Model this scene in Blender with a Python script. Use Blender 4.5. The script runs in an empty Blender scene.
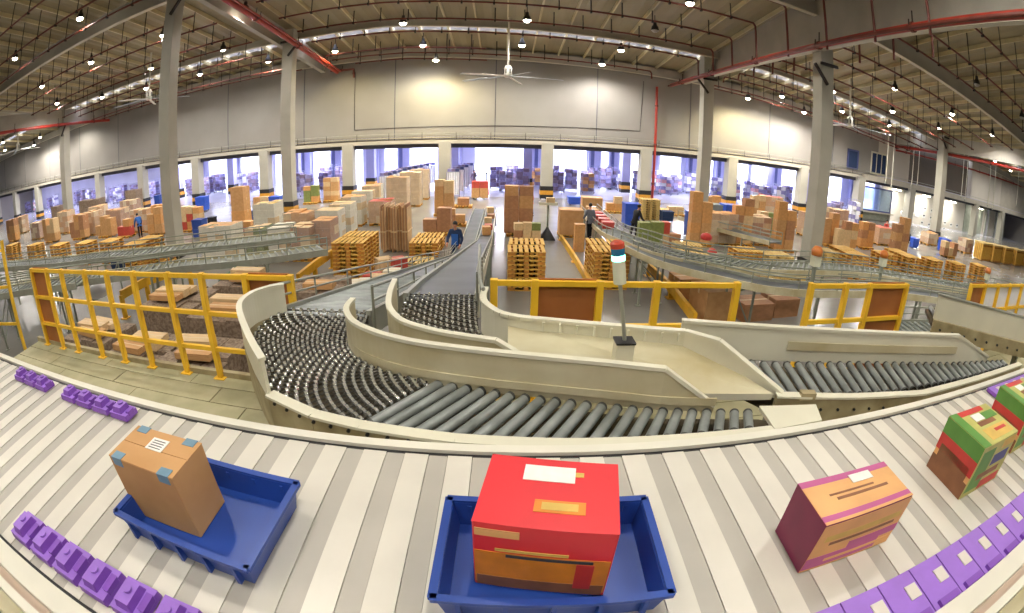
import bpy, bmesh, math, random
from mathutils import Vector, Matrix
R = random.Random(7)
S = bpy.context.scene
COL = S.collection
PI = math.pi
CAMZ = 5.03
# ---------------------------------------------------------------- camera: a full-frame fisheye
F_PX, CX, CY, PITCH, ROLL, YAW = 477.1, 512.0, 271.5, .28856, .02247, .02076

def ray(px, py):
    u, v = px - CX, CY - py
    r = math.hypot(u, v) + 1e-9
    th = 2 * math.asin(min(1, r / (2 * F_PX)))
    c = (math.sin(th) * u / r, math.sin(th) * v / r, math.cos(th))
    cr, sr = math.cos(ROLL), math.sin(ROLL)
    x, y, f = c[0] * cr - c[1] * sr, c[0] * sr + c[1] * cr, c[2]
    cp, sp = math.cos(PITCH), math.sin(PITCH)
    fw, up = f * cp + y * sp, -f * sp + y * cp
    cy, sy = math.cos(YAW), math.sin(YAW)
    return Vector((x * cy + fw * sy, -x * sy + fw * cy, up))

def W(px, py, z=0.0):
    """the spot at world height z seen at that place in the photograph"""
    d = ray(px, py)
    k = (z - CAMZ) / d.z
    return Vector((d.x * k, d.y * k, z))

def WY(px, py, y):
    d = ray(px, py)
    k = y / d.y
    return Vector((d.x * k, y, d.z * k + CAMZ))

def project(P):
    x, y, z = P[0], P[1], P[2] - CAMZ
    cy, sy = math.cos(YAW), math.sin(YAW)
    rx, fw = x * cy - y * sy, x * sy + y * cy
    cp, sp = math.cos(PITCH), math.sin(PITCH)
    fo, up = fw * cp - z * sp, fw * sp + z * cp
    cr, sr = math.cos(ROLL), math.sin(ROLL)
    u, v = rx * cr + up * sr, -rx * sr + up * cr
    h = math.hypot(u, v) + 1e-12
    r = 2 * F_PX * math.sin(math.atan2(h, fo) / 2)
    return CX + r * u / h, CY - r * v / h

cd = bpy.data.cameras.new('camera')
cam = bpy.data.objects.new('camera', cd)
COL.objects.link(cam)
cd.type = 'PANO'
cd.panorama_type = 'FISHEYE_EQUISOLID'
cd.sensor_width = 36
cd.fisheye_lens = F_PX / 1024 * 36
cd.fisheye_fov = math.radians(200)
cd.shift_y = -(306.5 - CY) / 613
cd.clip_end = 400
fwd = Vector((math.sin(YAW) * math.cos(PITCH), math.cos(YAW) * math.cos(PITCH), -math.sin(PITCH)))
rgt = Vector((math.cos(YAW), -math.sin(YAW), 0))
upv = rgt.cross(fwd)
cr, sr = math.cos(ROLL), math.sin(ROLL)
r2, u2 = rgt * cr + upv * sr, upv * cr - rgt * sr
cam.matrix_world = Matrix(((r2.x, u2.x, -fwd.x, 0), (r2.y, u2.y, -fwd.y, 0), (r2.z, u2.z, -fwd.z, CAMZ), (0, 0, 0, 1)))
S.camera = cam

# ---------------------------------------------------------------- materials
def lin(h):
    h = h.lstrip('#')
    o = []
    for i in (0, 2, 4):
        c = int(h[i:i + 2], 16) / 255
        o.append(c / 12.92 if c <= .04045 else ((c + .055) / 1.055) ** 2.4)
    return o

def mat(name, hx, rough=.6, metal=0., var=.12, scale=6., bump=0., emit=0., trans=0., alpha=1., hx2=None, detail=4., ior=1.45, spec=.5):
    m = bpy.data.materials.new(name)
    m.use_nodes = True
    nt = m.node_tree
    b = nt.nodes['Principled BSDF']
    b.inputs['Roughness'].default_value = rough
    b.inputs['Metallic'].default_value = metal
    b.inputs['Specular IOR Level'].default_value = spec
    c = lin(hx)
    tc = nt.nodes.new('ShaderNodeTexCoord')
    n = nt.nodes.new('ShaderNodeTexNoise')
    n.inputs['Scale'].default_value = scale
    n.inputs['Detail'].default_value = detail
    nt.links.new(tc.outputs['Object'], n.inputs['Vector'])
    r = nt.nodes.new('ShaderNodeValToRGB')
    a, z = r.color_ramp.elements
    a.position, z.position = .32, .68
    if hx2:
        c2 = lin(hx2)
        a.color, z.color = (*c2, 1), (*c, 1)
    else:
        a.color = (*[k * (1 - var) for k in c], 1)
        z.color = (*[min(1, k * (1 + var)) for k in c], 1)
    nt.links.new(n.outputs['Fac'], r.inputs['Fac'])
    nt.links.new(r.outputs['Color'], b.inputs['Base Color'])
    if bump:
        bp = nt.nodes.new('ShaderNodeBump')
        bp.inputs['Strength'].default_value = bump
        bp.inputs['Distance'].default_value = .02
        nt.links.new(n.outputs['Fac'], bp.inputs['Height'])
        nt.links.new(bp.outputs['Normal'], b.inputs['Normal'])
    if emit:
        nt.links.new(r.outputs['Color'], b.inputs['Emission Color'])
        b.inputs['Emission Strength'].default_value = emit
    if trans:
        b.inputs['Transmission Weight'].default_value = trans
        b.inputs['IOR'].default_value = ior
    if alpha < 1:
        b.inputs['Alpha'].default_value = alpha
    return m

M = dict(
    concrete=mat('floor_concrete', '#96948c', .22, 0, .16, .35, hx2='#827f78', detail=8, spec=.7),
    dockfloor=mat('dock_concrete', '#b4b5c4', .14, 0, .08, .3, detail=6, spec=.9),
    wall=mat('painted_wall', '#8a857d', .8, 0, .1, .25, detail=8),
    wallcream=mat('cream_wall', '#cfc8ba', .8, 0, .05, .3),
    wallbrown=mat('brown_wall_panel', '#655b4e', .8, 0, .08, .3),
    walldark=mat('dark_lintel', '#45454e', .8, 0, .1, .5),
    column=mat('column_concrete', '#a9a596', .75, 0, .07, .8),
    ledge=mat('ledge_concrete', '#b3ac9c', .8, 0, .08, .8),
    dockwall=mat('dock_wall', '#c6c6e0', .7, 0, .06, .4),
    dockcol=mat('dock_column_blue', '#9c9cc4', .7, 0, .1, .5),
    black=mat('black_paint', '#1b1b1c', .5, 0, .15, 5),
    bandyel=mat('yellow_band_paint', '#c98f2a', .5, 0, .12, 5),
    roof=mat('roof_sheet', '#a09474', .55, 0, .2, .15, hx2='#857a60'),
    purlin=mat('purlin_steel', '#cdbf95', .5, 0, .1, 1),
    girder=mat('girder_steel', '#aaa598', .55, 0, .1, .7),
    girderpale=mat('girder_flange', '#c9c2ae', .5, 0, .06, .7),
    redpipe=mat('red_pipe_paint', '#9e3022', .38, 0, .15, 2),
    darkpipe=mat('dark_red_pipe', '#6a3226', .5, 0, .18, 2),
    hanger=mat('hanger_iron', '#302a26', .6, .2, .2, 4),
    skylight=mat('skylight_sheet', '#e8ecf5', .4, 0, .03, 3, trans=.9),
    lampbody=mat('lamp_housing', '#33312f', .5, .3, .15, 8),
    lampwhite=mat('lamp_lens', '#fff6e2', .4, 0, .01, 8, emit=30),
    lampoff=mat('lamp_lens_unlit', '#b8b4aa', .3, 0, .05, 8),
    lampwarm=mat('lamp_lens_warm', '#fff0bd', .4, 0, .01, 8, emit=30),
    fan=mat('fan_white', '#d8d4c6', .4, 0, .05, 2),
    fangrey=mat('fan_blade_grey', '#8e9597', .4, .2, .05, 2),
    yel=mat('safety_yellow', '#efbe30', .42, 0, .09, 3),
    yeldark=mat('orange_yellow_steel', '#e2ac26', .45, 0, .12, 2),
    plywood=mat('brown_plywood', '#ab6c38', .55, 0, .16, 2.5, hx2='#935628'),
    deck=mat('worn_deck_board', '#b3ac88', .7, 0, .2, 3, hx2='#9a9672', bump=.2, detail=8),
    deckdark=mat('deck_seam', '#5d5a48', .8),
    beige=mat('beige_sheet_steel', '#cdc6a6', .42, 0, .12, 2.2, hx2='#b3a67e', detail=8),
    beigepale=mat('pale_beige_steel', '#dad6bf', .38, 0, .06, 2),
    dirt=mat('grimy_beige_steel', '#b3a680', .6, 0, .25, 5, hx2='#8a7c58', detail=8),
    roller=mat('roller_steel', '#a0a5a2', .3, .3, .12, 5, hx2='#7d827e'),
    rollerend=mat('roller_end', '#4a4b48', .45, .5, .2, 9),
    wheel=mat('skate_wheel_steel', '#c9cac4', .25, .8, .1, 9),
    axle=mat('wheel_axle', '#3d382d', .5, .3, .2, 9),
    bed=mat('conveyor_bed_dark', '#51462f', .7, 0, .25, 6),
    belt=mat('grey_belt', '#64686b', .45, 0, .2, 1.5, hx2='#4f5457', detail=6),
    steel=mat('galvanised_steel', '#a4a698', .4, .45, .12, 3),
    steelgr=mat('grey_green_steel', '#8e9282', .5, .2, .15, 2),
    slat=mat('sorter_slat_aluminium', '#d9d4c6', .38, .1, .04, 4),
    slatdark=mat('sorter_slat_groove', '#b5b0a4', .45, .1, .05, 4),
    railwhite=mat('white_rail', '#e0dccb', .32, 0, .04, 3),
    railpink=mat('buff_rail', '#c9b3a0', .45, 0, .08, 3),
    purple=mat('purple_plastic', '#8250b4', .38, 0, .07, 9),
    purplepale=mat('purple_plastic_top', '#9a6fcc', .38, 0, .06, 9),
    blueplast=mat('blue_plastic', '#24489c', .35, 0, .08, 4),
    bluepale=mat('light_blue_plastic', '#5f84cc', .35, 0, .08, 4),
    kraft=mat('kraft_card', '#cfa06a', .7, 0, .1, 4, hx2='#c0905a'),
    kraft2=mat('red_brown_card', '#ae7e58', .7, 0, .12, 4),
    kraft3=mat('pale_card', '#d8b98a', .7, 0, .1, 4),
    kraft4=mat('orange_card', '#d0995c', .7, 0, .1, 4),
    cream=mat('cream_card', '#ddd7c2', .7, 0, .06, 4),
    greencard=mat('green_card', '#7f8a4a', .7, 0, .15, 4),
    redcard=mat('red_card', '#c04a3c', .55, 0, .1, 4),
    tape=mat('tape_buff', '#d9bd8e', .3, 0, .06, 6),
    label=mat('white_paper_label', '#efece4', .6, 0, .04, 30),
    tapeblue=mat('blue_tape', '#6f93a8', .4, 0, .1, 10),
    wood=mat('yellow_pallet_wood', '#e2b856', .7, 0, .14, 5, hx2='#d6a441', detail=6),
    woodpale=mat('pale_pallet_wood', '#dec27a', .7, 0, .14, 5, hx2='#cda95c', detail=6),
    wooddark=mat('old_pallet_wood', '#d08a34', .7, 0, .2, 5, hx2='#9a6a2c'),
    gapshade=mat('pallet_gap_shade', '#3c2a16', .85, 0, .2, 5),  # dark brown holds the shade inside the pallet gaps
    wrap=mat('stretch_wrap', '#d9dcda', .18, 0, .08, 5, alpha=.24),
    redbox=mat('red_printed_card', '#e23038', .42, 0, .06, 5),
    orange=mat('orange_print', '#e08a2c', .45, 0, .15, 9),
    maroon=mat('maroon_print', '#7c1f46', .45, 0, .12, 6),
    magenta=mat('magenta_print', '#c05890', .45, 0, .1, 6),
    peach=mat('peach_print', '#e6ad6c', .45, 0, .1, 6),
    green=mat('green_print', '#5f9440', .45, 0, .12, 6),
    lime=mat('lime_print', '#bcb866', .45, 0, .14, 8),
    redprint=mat('red_print', '#c83c34', .45, 0, .14, 8),
    brownprint=mat('brown_print', '#8a5a3a', .5, 0, .2, 9),
    yelprint=mat('yellow_print', '#d8b45a', .5, 0, .12, 9),
    bluebin=mat('blue_bin_plastic', '#2b55c4', .4, 0, .08, 3),
    greybin=mat('grey_bin_plastic', '#87908c', .45, 0, .08, 3),
    skin=mat('skin', '#c98f6e', .5, 0, .05, 12),
    hair=mat('black_hair', '#17130f', .5, 0, .2, 20),
    navy=mat('navy_cloth', '#1f3356', .85, 0, .15, 12),
    denim=mat('blue_cloth', '#2c5fa8', .85, 0, .12, 12),
    blackcloth=mat('black_cloth', '#1a1a1e', .85, 0, .15, 12),
    greycloth=mat('grey_cloth', '#6b7078', .85, 0, .12, 12),
    redcloth=mat('red_cloth', '#b8382e', .8, 0, .12, 12),
    beaconred=mat('beacon_red_lens', '#b8442c', .25, 0, .08, 12),
    beaconblue=mat('beacon_blue_lens', '#1f6f96', .25, 0, .08, 12),
    beacongreen=mat('beacon_green_lens', '#7dffd0', .25, 0, .03, 12, emit=5),
    beaconbody=mat('beacon_body', '#ddddc2', .4, 0, .04, 12),
    orangecap=mat('orange_lens', '#d07a34', .3, 0, .08, 12),
    violet=mat('violet_goods', '#9d97c4', .75, 0, .2, 5, hx2='#7a74a6'),
    plum=mat('plum_goods', '#80708a', .75, 0, .2, 5),
    pinkgoods=mat('pink_goods', '#d8a0a8', .7, 0, .2, 5),
    whitegoods=mat('white_goods', '#e4e4ec', .6, 0, .06, 3),
    cage=mat('cage_wire', '#8f92ac', .4, .5, .1, 5),
    darkblue=mat('dark_blue_paint', '#4a5080', .5, 0, .12, 2),
    glass=mat('window_glass', '#bcd2ea', .1, 0, .03, 2, trans=.85),
    paper=mat('notice_paper', '#dcdcd6', .7, 0, .05, 9),
    ink=mat('notice_ink', '#3a3a40', .7, 0, .1, 9),
    asphalt=mat('yard_concrete', '#c9ccd4', .8, 0, .06, .4),
    greennet=mat('green_netting', '#5c7a62', .8, 0, .25, 6, hx2='#3f5c48'),
    netwrap=mat('netted_goods', '#a08c76', .8, 0, .4, 14, hx2='#6e5a48', bump=.6),
)

# ---------------------------------------------------------------- mesh helpers
class MB:
    def __init__(s):
        s.v, s.f, s.m, s.mats, s.sm = [], [], [], [], []
    def mi(s, m):
        if m not in s.mats: s.mats.append(m)
        return s.mats.index(m)
    def add(s, vs, fs, m, T=None, smooth=False):
        o = len(s.v)
        for p in vs:
            p = Vector(p)
            s.v.append(T @ p if T else p)
        k = s.mi(m)
        for f in fs:
            s.f.append([o + i for i in f]); s.m.append(k); s.sm.append(smooth)
    def box(s, c, d, m, T=None, rz=0., top=None, taper=1.):
        x, y, z = d[0] / 2, d[1] / 2, d[2] / 2
        t = taper
        vs = [(-x, -y, -z), (x, -y, -z), (x, y, -z), (-x, y, -z), (-x * t, -y * t, z), (x * t, -y * t, z), (x * t, y * t, z), (-x * t, y * t, z)]
        A = Matrix.Translation(c) @ Matrix.Rotation(rz, 4, 'Z')
        if T: A = T @ A
        s.add(vs, [(0, 3, 2, 1), (0, 1, 5, 4), (1, 2, 6, 5), (2, 3, 7, 6), (3, 0, 4, 7)], m, A)
        s.add([vs[4], vs[5], vs[6], vs[7]], [(0, 1, 2, 3)], top or m, A)
    def bar(s, a, b, w, h, m):
        a, b = Vector(a), Vector(b)
        d = b - a
        L = d.length
        if L < 1e-6: return
        q = d.to_track_quat('X', 'Z').to_matrix().to_4x4()
        s.box((L / 2, 0, 0), (L, w, h), m, Matrix.Translation(a) @ q)
    def cyl(s, a, b, r, m, n=8, r2=None, cap=True, smooth=True, capm=None):
        a, b = Vector(a), Vector(b)
        d = b - a
        q = d.to_track_quat('Z', 'Y').to_matrix().to_4x4()
        T = Matrix.Translation(a) @ q
        L = d.length
        r2 = r if r2 is None else r2
        vs = [(r * math.cos(2 * PI * i / n), r * math.sin(2 * PI * i / n), 0) for i in range(n)] + [(r2 * math.cos(2 * PI * i / n), r2 * math.sin(2 * PI * i / n), L) for i in range(n)]
        s.add(vs, [(i, (i + 1) % n, n + (i + 1) % n, n + i) for i in range(n)], m, T, smooth)
        if cap:
            s.add(vs, [tuple(range(n))[::-1], tuple(range(n, 2 * n))], capm or m, T)
    def tube(s, pts, r, m, n=8):
        for i in range(len(pts) - 1):
            s.cyl(pts[i], pts[i + 1], r, m, n)
            if i: s.ball(pts[i], r, m, 6, 4)
    def ball(s, c, r, m, n=10, k=6, sq=(1, 1, 1)):
        s.lathe([(r * math.sin(PI * i / k), -r * math.cos(PI * i / k)) for i in range(k + 1)], m, n, Matrix.Translation(c) @ Matrix.Diagonal((*sq, 1)))
    def lathe(s, prof, m, n=12, T=None):
        vs, fs = [], []
        for r, z in prof:
            for i in range(n):
                vs.append((r * math.cos(2 * PI * i / n), r * math.sin(2 * PI * i / n), z))
        for j in range(len(prof) - 1):
            for i in range(n):
                fs.append((j * n + i, j * n + (i + 1) % n, (j + 1) * n + (i + 1) % n, (j + 1) * n + i))
        s.add(vs, fs, m, T, True)
    def prism(s, poly, z0, z1, m, top=None):
        n = len(poly)
        vs = [(p[0], p[1], z0) for p in poly] + [(p[0], p[1], z1) for p in poly]
        s.add(vs, [(i, (i + 1) % n, n + (i + 1) % n, n + i) for i in range(n)] + [tuple(range(n))[::-1]], m)
        s.add(vs, [tuple(range(n, 2 * n))], top or m)
    def fence(s, pts, z0, z1, t, m, lip=0., mlip=None):
        """an upright sheet of thickness t that follows the plan line pts; z0, z1 numbers or lists"""
        n = len(pts)
        g = lambda z, i: z[i] if isinstance(z, (list, tuple)) else z
        nm = []
        for i in range(n):
            a, b = Vector(pts[max(0, i - 1)][:2]), Vector(pts[min(n - 1, i + 1)][:2])
            d = (b - a).normalized()
            nm.append(Vector((-d.y, d.x)))
        vs = []
        for i in range(n):
            p = Vector(pts[i][:2])
            for sg in (-.5, .5):
                q = p + nm[i] * t * sg
                vs += [(q.x, q.y, g(z0, i)), (q.x, q.y, g(z1, i))]
        fs = []
        for i in range(n - 1):
            a, b = 4 * i, 4 * i + 4
            fs += [(a, b, b + 1, a + 1), (a + 2, a + 3, b + 3, b + 2), (a + 1, b + 1, b + 3, a + 3), (a, a + 2, b + 2, b)]
        fs += [(0, 1, 3, 2), (4 * n - 4, 4 * n - 2, 4 * n - 1, 4 * n - 3)]
        s.add(vs, fs, m)
        if lip:
            for i in range(n - 1):
                s.bar((*pts[i][:2], g(z1, i)), (*pts[i + 1][:2], g(z1, i + 1)), lip, .02, mlip or m)
    def build(s, name, parent=None, kind=None, bevel=0., label=None):
        me = bpy.data.meshes.new(name)
        off = LOC.get(parent.name, Vector()) if parent else Vector()
        me.from_pydata([v - off for v in s.v], [], s.f)
        for m in s.mats: me.materials.append(m)
        me.polygons.foreach_set('material_index', s.m)
        me.polygons.foreach_set('use_smooth', s.sm)
        me.validate(); me.update()
        o = bpy.data.objects.new(name, me)
        COL.objects.link(o)
        if parent: o.parent = parent; LOC[o.name] = off
        if kind: o['kind'] = kind
        if label: o['label'] = label
        if bevel:
            b = o.modifiers.new('edge', 'BEVEL')
            b.width, b.segments, b.limit_method = bevel, 2, 'ANGLE'
        return o

LOC = {}
LABELS = {}
def tag(o, label, cat, group=None):
    k = label.lower()
    if k in LABELS and not (group and LABELS[k] == group): print('DUPLICATE LABEL', label)
    LABELS[k] = group
    n = len(label.replace('-', ' ').split())
    if not 4 <= len(label.split()) <= 16: print('LABEL LENGTH', len(label.split()), label)
    o['label'], o['category'] = label, cat
    if group: o['group'] = group
    return o
def thing(name, label, cat, loc=(0, 0, 0), rz=0., group=None):
    o = bpy.data.objects.new(name, None)
    COL.objects.link(o)
    o.location = loc
    o.rotation_euler = (0, 0, rz)
    o.empty_display_size = .2
    LOC[o.name] = Vector(loc) if not rz else Vector()
    return tag(o, label, cat, group)
def dup(o, loc, rz=0., label=None, scale=None):
    def cp(a, par):
        c = a.copy()
        COL.objects.link(c)
        if par: c.parent = par
        for ch in KIDS(a): cp(ch, c)
        return c
    c = cp(o, None)
    c.location = loc
    c.rotation_euler = (0, 0, rz)
    if scale: c.scale = scale
    if label: tag(c, label, o['category'], o.get('group'))
    return c
def KIDS(a):
    if a.name not in _kids or _kids[a.name][0] != len(a.children): _kids[a.name] = (len(a.children), list(a.children))
    return _kids[a.name][1]
_kids = {}
NTH = ['first', 'second', 'third', 'fourth', 'fifth', 'sixth', 'seventh', 'eighth', 'ninth', 'tenth', 'eleventh', 'twelfth', 'thirteenth', 'fourteenth', 'fifteenth', 'sixteenth', 'seventeenth', 'eighteenth', 'nineteenth', 'twentieth']
def nth_top(i): return 'topmost' if i == 0 else NTH[i] + ' from top'
def nth_left(i): return 'leftmost' if i == 0 else NTH[i] + ' from left'
def smooth(pts, k=6):
    out = []
    n = len(pts)
    P = [Vector(p) for p in pts]
    for i in range(n - 1):
        a, b, c, d = P[max(0, i - 1)], P[i], P[i + 1], P[min(n - 1, i + 2)]
        for j in range(k):
            t = j / k
            out.append(.5 * ((2 * b) + (c - a) * t + (2 * a - 5 * b + 4 * c - d) * t * t + (3 * b - a - 3 * c + d) * t ** 3))
    out.append(P[-1])
    return out
def at_len(pts, t):
    L = [0]
    for i in range(len(pts) - 1): L.append(L[-1] + (Vector(pts[i + 1]) - Vector(pts[i])).length)
    s = t * L[-1]
    for i in range(len(pts) - 1):
        if s <= L[i + 1] + 1e-9:
            k = (s - L[i]) / max(1e-9, L[i + 1] - L[i])
            return Vector(pts[i]).lerp(Vector(pts[i + 1]), k)
    return Vector(pts[-1])
# ---------------------------------------------------------------- the hall
DW = 37.6                     # distance of the back wall
def roofz(x, y):
    s = .03 * (-8 - x) if x < -8 else .045 * (x + 8)
    if x > 18: s += .035 * (min(x, 40) - 18)
    if x > 40: s -= .105 * (min(x, 62) - 40)
    return CAMZ + 7.85 + .12 * (31.4 - y) - s
def st(mb, name, **k): return mb.build(name, kind='structure', **k)

b = MB(); b.box((0, 12, -.15), (170, 51.4, .3), M['concrete']); st(b, 'floor')
b = MB(); b.box((0, 44.3, -.15), (170, 13.2, .3), M['dockfloor']); st(b, 'floor_rear')
b = MB(); b.box((0, 76, -.15), (200, 50, .26), M['asphalt']); st(b, 'ground_yard')
# upper back wall with its bays
colx = [-12.67 + 8 * k for k in range(-8, 7)]
b = MB()
b.box((-20.4, DW + .2, 9.2), (112.2, .4, 9.8), M['wall'])
b.box((-20.4, DW + .2, 4.14), (112.2, .5, .42), M['walldark'])
for x in range(-76, 36, 8): b.box((x + 3.2, DW - .012, 9), (.05, .02, 9), M['walldark'])
st(b, 'wall_back')
b = MB()
b.box((-20.4, DW - .16, 4.42), (112.2, .5, .3), M['ledge'])
b.box((-20.4, DW - .1, 4.75), (112.2, .3, .1), M['ledge'])
st(b, 'trim_ledge')
b = MB(); b.tube([(-75, DW - .3, 5.1), (35, DW - .3, 5.1)], .02, M['steel'], 6)
for i in range(41): b.cyl((-74 + i * 2.7, DW - .3, 4.6), (-74 + i * 2.7, DW - .3, 5.16), .022, M['hanger'], 6)
st(b, 'trim_ledge_rail')
b = MB(); b.tube([(-12.2, DW - .03, 10.4), (-12.2, DW - .03, 5.55), (10.8, DW - .03, 5.8), (11, DW - .03, 10)], .022, M['hanger'], 6)
st(b, 'trim_wall_conduit')
# right of the dock the wall steps back and is cream below, panelled above
b = MB()
b.box((58.2, 40.1, 2.2), (33.2, .3, 4.4), M['wallcream'])
b.box((38.6, DW + .2, .55), (5.6, .3, 1.1), M['wall'])
b.box((65.5, 39.9, 2.2), (6.2, .12, 4.4), M['steelgr'])
st(b, 'wall_right_low')
b = MB()
b.box((36.9, DW + .2, 9), (2.6, .4, 9.4), M['wall'])
b.box((41.2, DW + .3, 9), (6, .4, 9.4), M['wallcream'])
b.box((52.2, DW + 1.1, 9), (17, .4, 9.4), M['wallbrown'])
b.box((65.6, DW + .3, 9), (10.4, .4, 9.4), M['wallcream'])
b.box((77, DW + .3, 9), (12.4, .4, 9.4), M['ledge'])
b.box((60.2, DW + .7, 9), (.3, 1.2, 9.4), M['wallcream'])
b.box((59.8, DW + .6, 4.12), (48, 1.6, .4), M['walldark'])
st(b, 'wall_right_high')
b = MB()
b.box((59.8, DW - .25, 4.5), (48, .8, .6), M['ledge'])
b.tube([(36, DW - .4, 5.1), (83, DW - .4, 5.1)], .03, M['steel'], 6)
st(b, 'trim_right_ledge')
# windows and lit doors of the right side
def window(n, c, w, h, pane, frame, bars=0):
    b = MB(); b.box(c, (w, .06, h), pane); o = st(b, 'window_%d' % n)
    f = MB()
    for sx in (-1, 1): f.box((c[0] + sx * w / 2, c[1] - .03, c[2]), (.16, .14, h + .16), frame)
    for sz in (-1, 1): f.box((c[0], c[1] - .03, c[2] + sz * h / 2), (w + .16, .14, .16), frame)
    for k in range(bars): f.box((c[0] - w / 2 + w * (k + 1) / (bars + 1), c[1] - .03, c[2]), (.08, .1, h), frame)
    LOC[o.name] = Vector()
    f.build('window_frame', o)
window(1, (34.1, DW - .06, 6.0), 1.5, 1.8, M['navy'], M['darkblue'])
window(2, (38.4, DW + .02, 6.1), 2.6, 2.2, M['navy'], M['beigepale'], 2)
window(3, (38.7, DW + .12, 2.3), 5.2, 2.4, M['glass'], M['darkblue'])
b = MB(); b.box((38.7, DW - .1, .98), (5.6, .6, .12), M['ledge']); st(b, 'trim_counter')
b = MB(); b.box((38.5, DW - .02, .55), (4.4, .1, .74), M['steelgr'])
for k in range(9): b.box((38.5, DW - .08, .22 + k * .08), (4.4, .02, .02), M['steel'])
st(b, 'door_shutter')
# bright doorways to the yard at far right: white sunlit leaves
for n, x, w in ((1, 70.3, 1.2), (2, 75.6, 4.0)):
    b = MB(); b.box((x, 39.8, 2.0), (w, .12, 3.9), M['whitegoods']); o = st(b, 'door_%d' % n)
    f = MB(); LOC[o.name] = Vector()
    for s_ in (-1, 1): f.box((x + s_ * w / 2, 39.7, 2), (.14, .16, 4), M['steel'])
    f.build('door_frame', o)

# columns with banded guards
def column(x, y, w, z1, guard, name='column', m='column', tilt=0):
    b = MB(); b.box((x, y, z1 / 2), (w, w, z1), M[m]); o = st(b, name)
    LOC[o.name] = Vector()
    if guard:
        g = MB()
        g.box((x, y, .85), (w + .1, w + .1, .34), M['black'])
        g.box((x, y, .51), (w + .1, w + .1, .34), M['bandyel'])
        g.box((x, y, .17), (w + .1, w + .1, .34), M['black'])
        g.build('column_guard', o)
    return o
for x in colx: column(x, DW - .1, .92, 4.4, True)
for i, x in enumerate([35.3, 44.5, 61.6, 71.4]): column(x, DW - .2, 1.0, 4.4, i == 0)
HALL = [(-16.06, 18.5, .7), (14.9, 18.9, .78), (-14.27, 29.2, .76), (13.85, 31.2, .78), (-42.6, 30.5, .9), (39.6, 29.0, .9)]
for i, (x, y, w) in enumerate(HALL):
    z1 = roofz(x, y) - .3
    o = column(x, y, w, z1, i in (2, 3, 5))
    if i < 2:
        k = MB(); k.box((x, y, .18), (w + .16, w + .16, .36), M['black']); k.build('column_base', o)
    s = 1 if x < 0 else -1
    k = MB()
    zt = (roofz(x, y) - 1.2) if i in (0, 2) else CAMZ + 4.8
    k.bar((x + s * .1, y - w / 2 - .1, zt - 1.0), (x + s * .9, y - w / 2 - .1, zt - .1), .14, .12, M['hanger'])
    k.bar((x - .5, y - w / 2 - .1, zt), (x + .6, y - w / 2 - .1, zt), .14, .14, M['hanger'])
    k.build('column_bracket', o)

# roof: corrugated sheets, a rooflight strip, purlins, girders
def roofpatch(name, x0, x1, y0, y1, nx, ny, m, dz=0., rib=0.):
    b = MB()
    xs = [x0 + (x1 - x0) * i / nx for i in range(nx + 1)]
    ys = [y0 + (y1 - y0) * j / ny for j in range(ny + 1)]
    vs = [(x, y, roofz(x, y) + dz + (rib if i % 2 else 0)) for j, y in enumerate(ys) for i, x in enumerate(xs)]
    fs = [(j * (nx + 1) + i, j * (nx + 1) + i + 1, (j + 1) * (nx + 1) + i + 1, (j + 1) * (nx + 1) + i) for j in range(ny) for i in range(nx)]
    b.add(vs, fs, m)
    return st(b, name)
roofpatch('ceiling', -84, 84, -14, 32.4, 336, 8, M['roof'], .1, .07)
roofpatch('ceiling_back', -84, 84, 33.25, 38, 336, 2, M['roof'], .1, .07)
roofpatch('skylight', -84, 84, 32.4, 33.25, 84, 1, M['skylight'], .12)
for i in range(84):
    x = -82 + i * 2.0
    if abs(x) > 46 and i % 2: continue
    b = MB()
    b.bar((x, -10, roofz(x, -10) - .05), (x, 37.6, roofz(x, 37.6) - .05), .09, .24, M['purlin'])
    st(b, 'ceiling_beam')
for y, dep in ((18.7, 1.0), (30.4, .5), (6.5, 1.0), (37.3, .7)):
    for x0, x1 in ((-80, -42), (-42, -15), (-15, 14.5), (14.5, 40), (40, 80)):
        b = MB()
        xs = [x0 + (x1 - x0) * i / 8 for i in range(9)]
        if x0 == -15: xs = sorted(xs + [-8.0])
        for a, c in zip(xs[:-1], xs[1:]):
            za, zc = roofz(a, y) - .1, roofz(c, y) - .1
            for sgn in (-1, 1):
                b.add([(a, y + sgn * .02, za - dep), (c, y + sgn * .02, zc - dep), (c, y + sgn * .02, zc), (a, y + sgn * .02, za)], [(0, 1, 2, 3)], M['girder'])
            b.bar((a, y, za - dep), (c, y, zc - dep), .34, .05, M['girderpale'])
        st(b, 'ceiling_beam')
# longitudinal girders / smoke curtains
def yplate(x, y0, y1, zb, m, t=.12, zt=None, flange=None):
    b = MB(); n = 12
    for i in range(n):
        a, c = y0 + (y1 - y0) * i / n, y0 + (y1 - y0) * (i + 1) / n
        za, zc = zb(a), zb(c)
        ta, tc = (roofz(x, a), roofz(x, c)) if zt is None else (zt(a), zt(c))
        h = t / 2
        b.add([(x - h, a, za), (x - h, c, zc), (x - h, c, tc), (x - h, a, ta), (x + h, a, za), (x + h, c, zc), (x + h, c, tc), (x + h, a, ta)],
              [(0, 3, 2, 1), (4, 5, 6, 7), (0, 1, 5, 4), (3, 7, 6, 2)], m)
        if flange: b.bar((x, a, za), (x, c, zc), .36, .05, flange)
    return st(b, 'ceiling_beam')
yplate(-15.0, -10, 37.4, lambda y: roofz(-15, y) - 1.35, M['girder'], flange=M['girder'])
yplate(14.5, -10, 37.4, lambda y: CAMZ + 5.25 + .02 * (30 - y), M['girder'], flange=M['girderpale'])
yplate(-42.5, -10, 37.4, lambda y: CAMZ + 5.0, M['girder'], zt=lambda y: CAMZ + 6.4)
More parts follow.
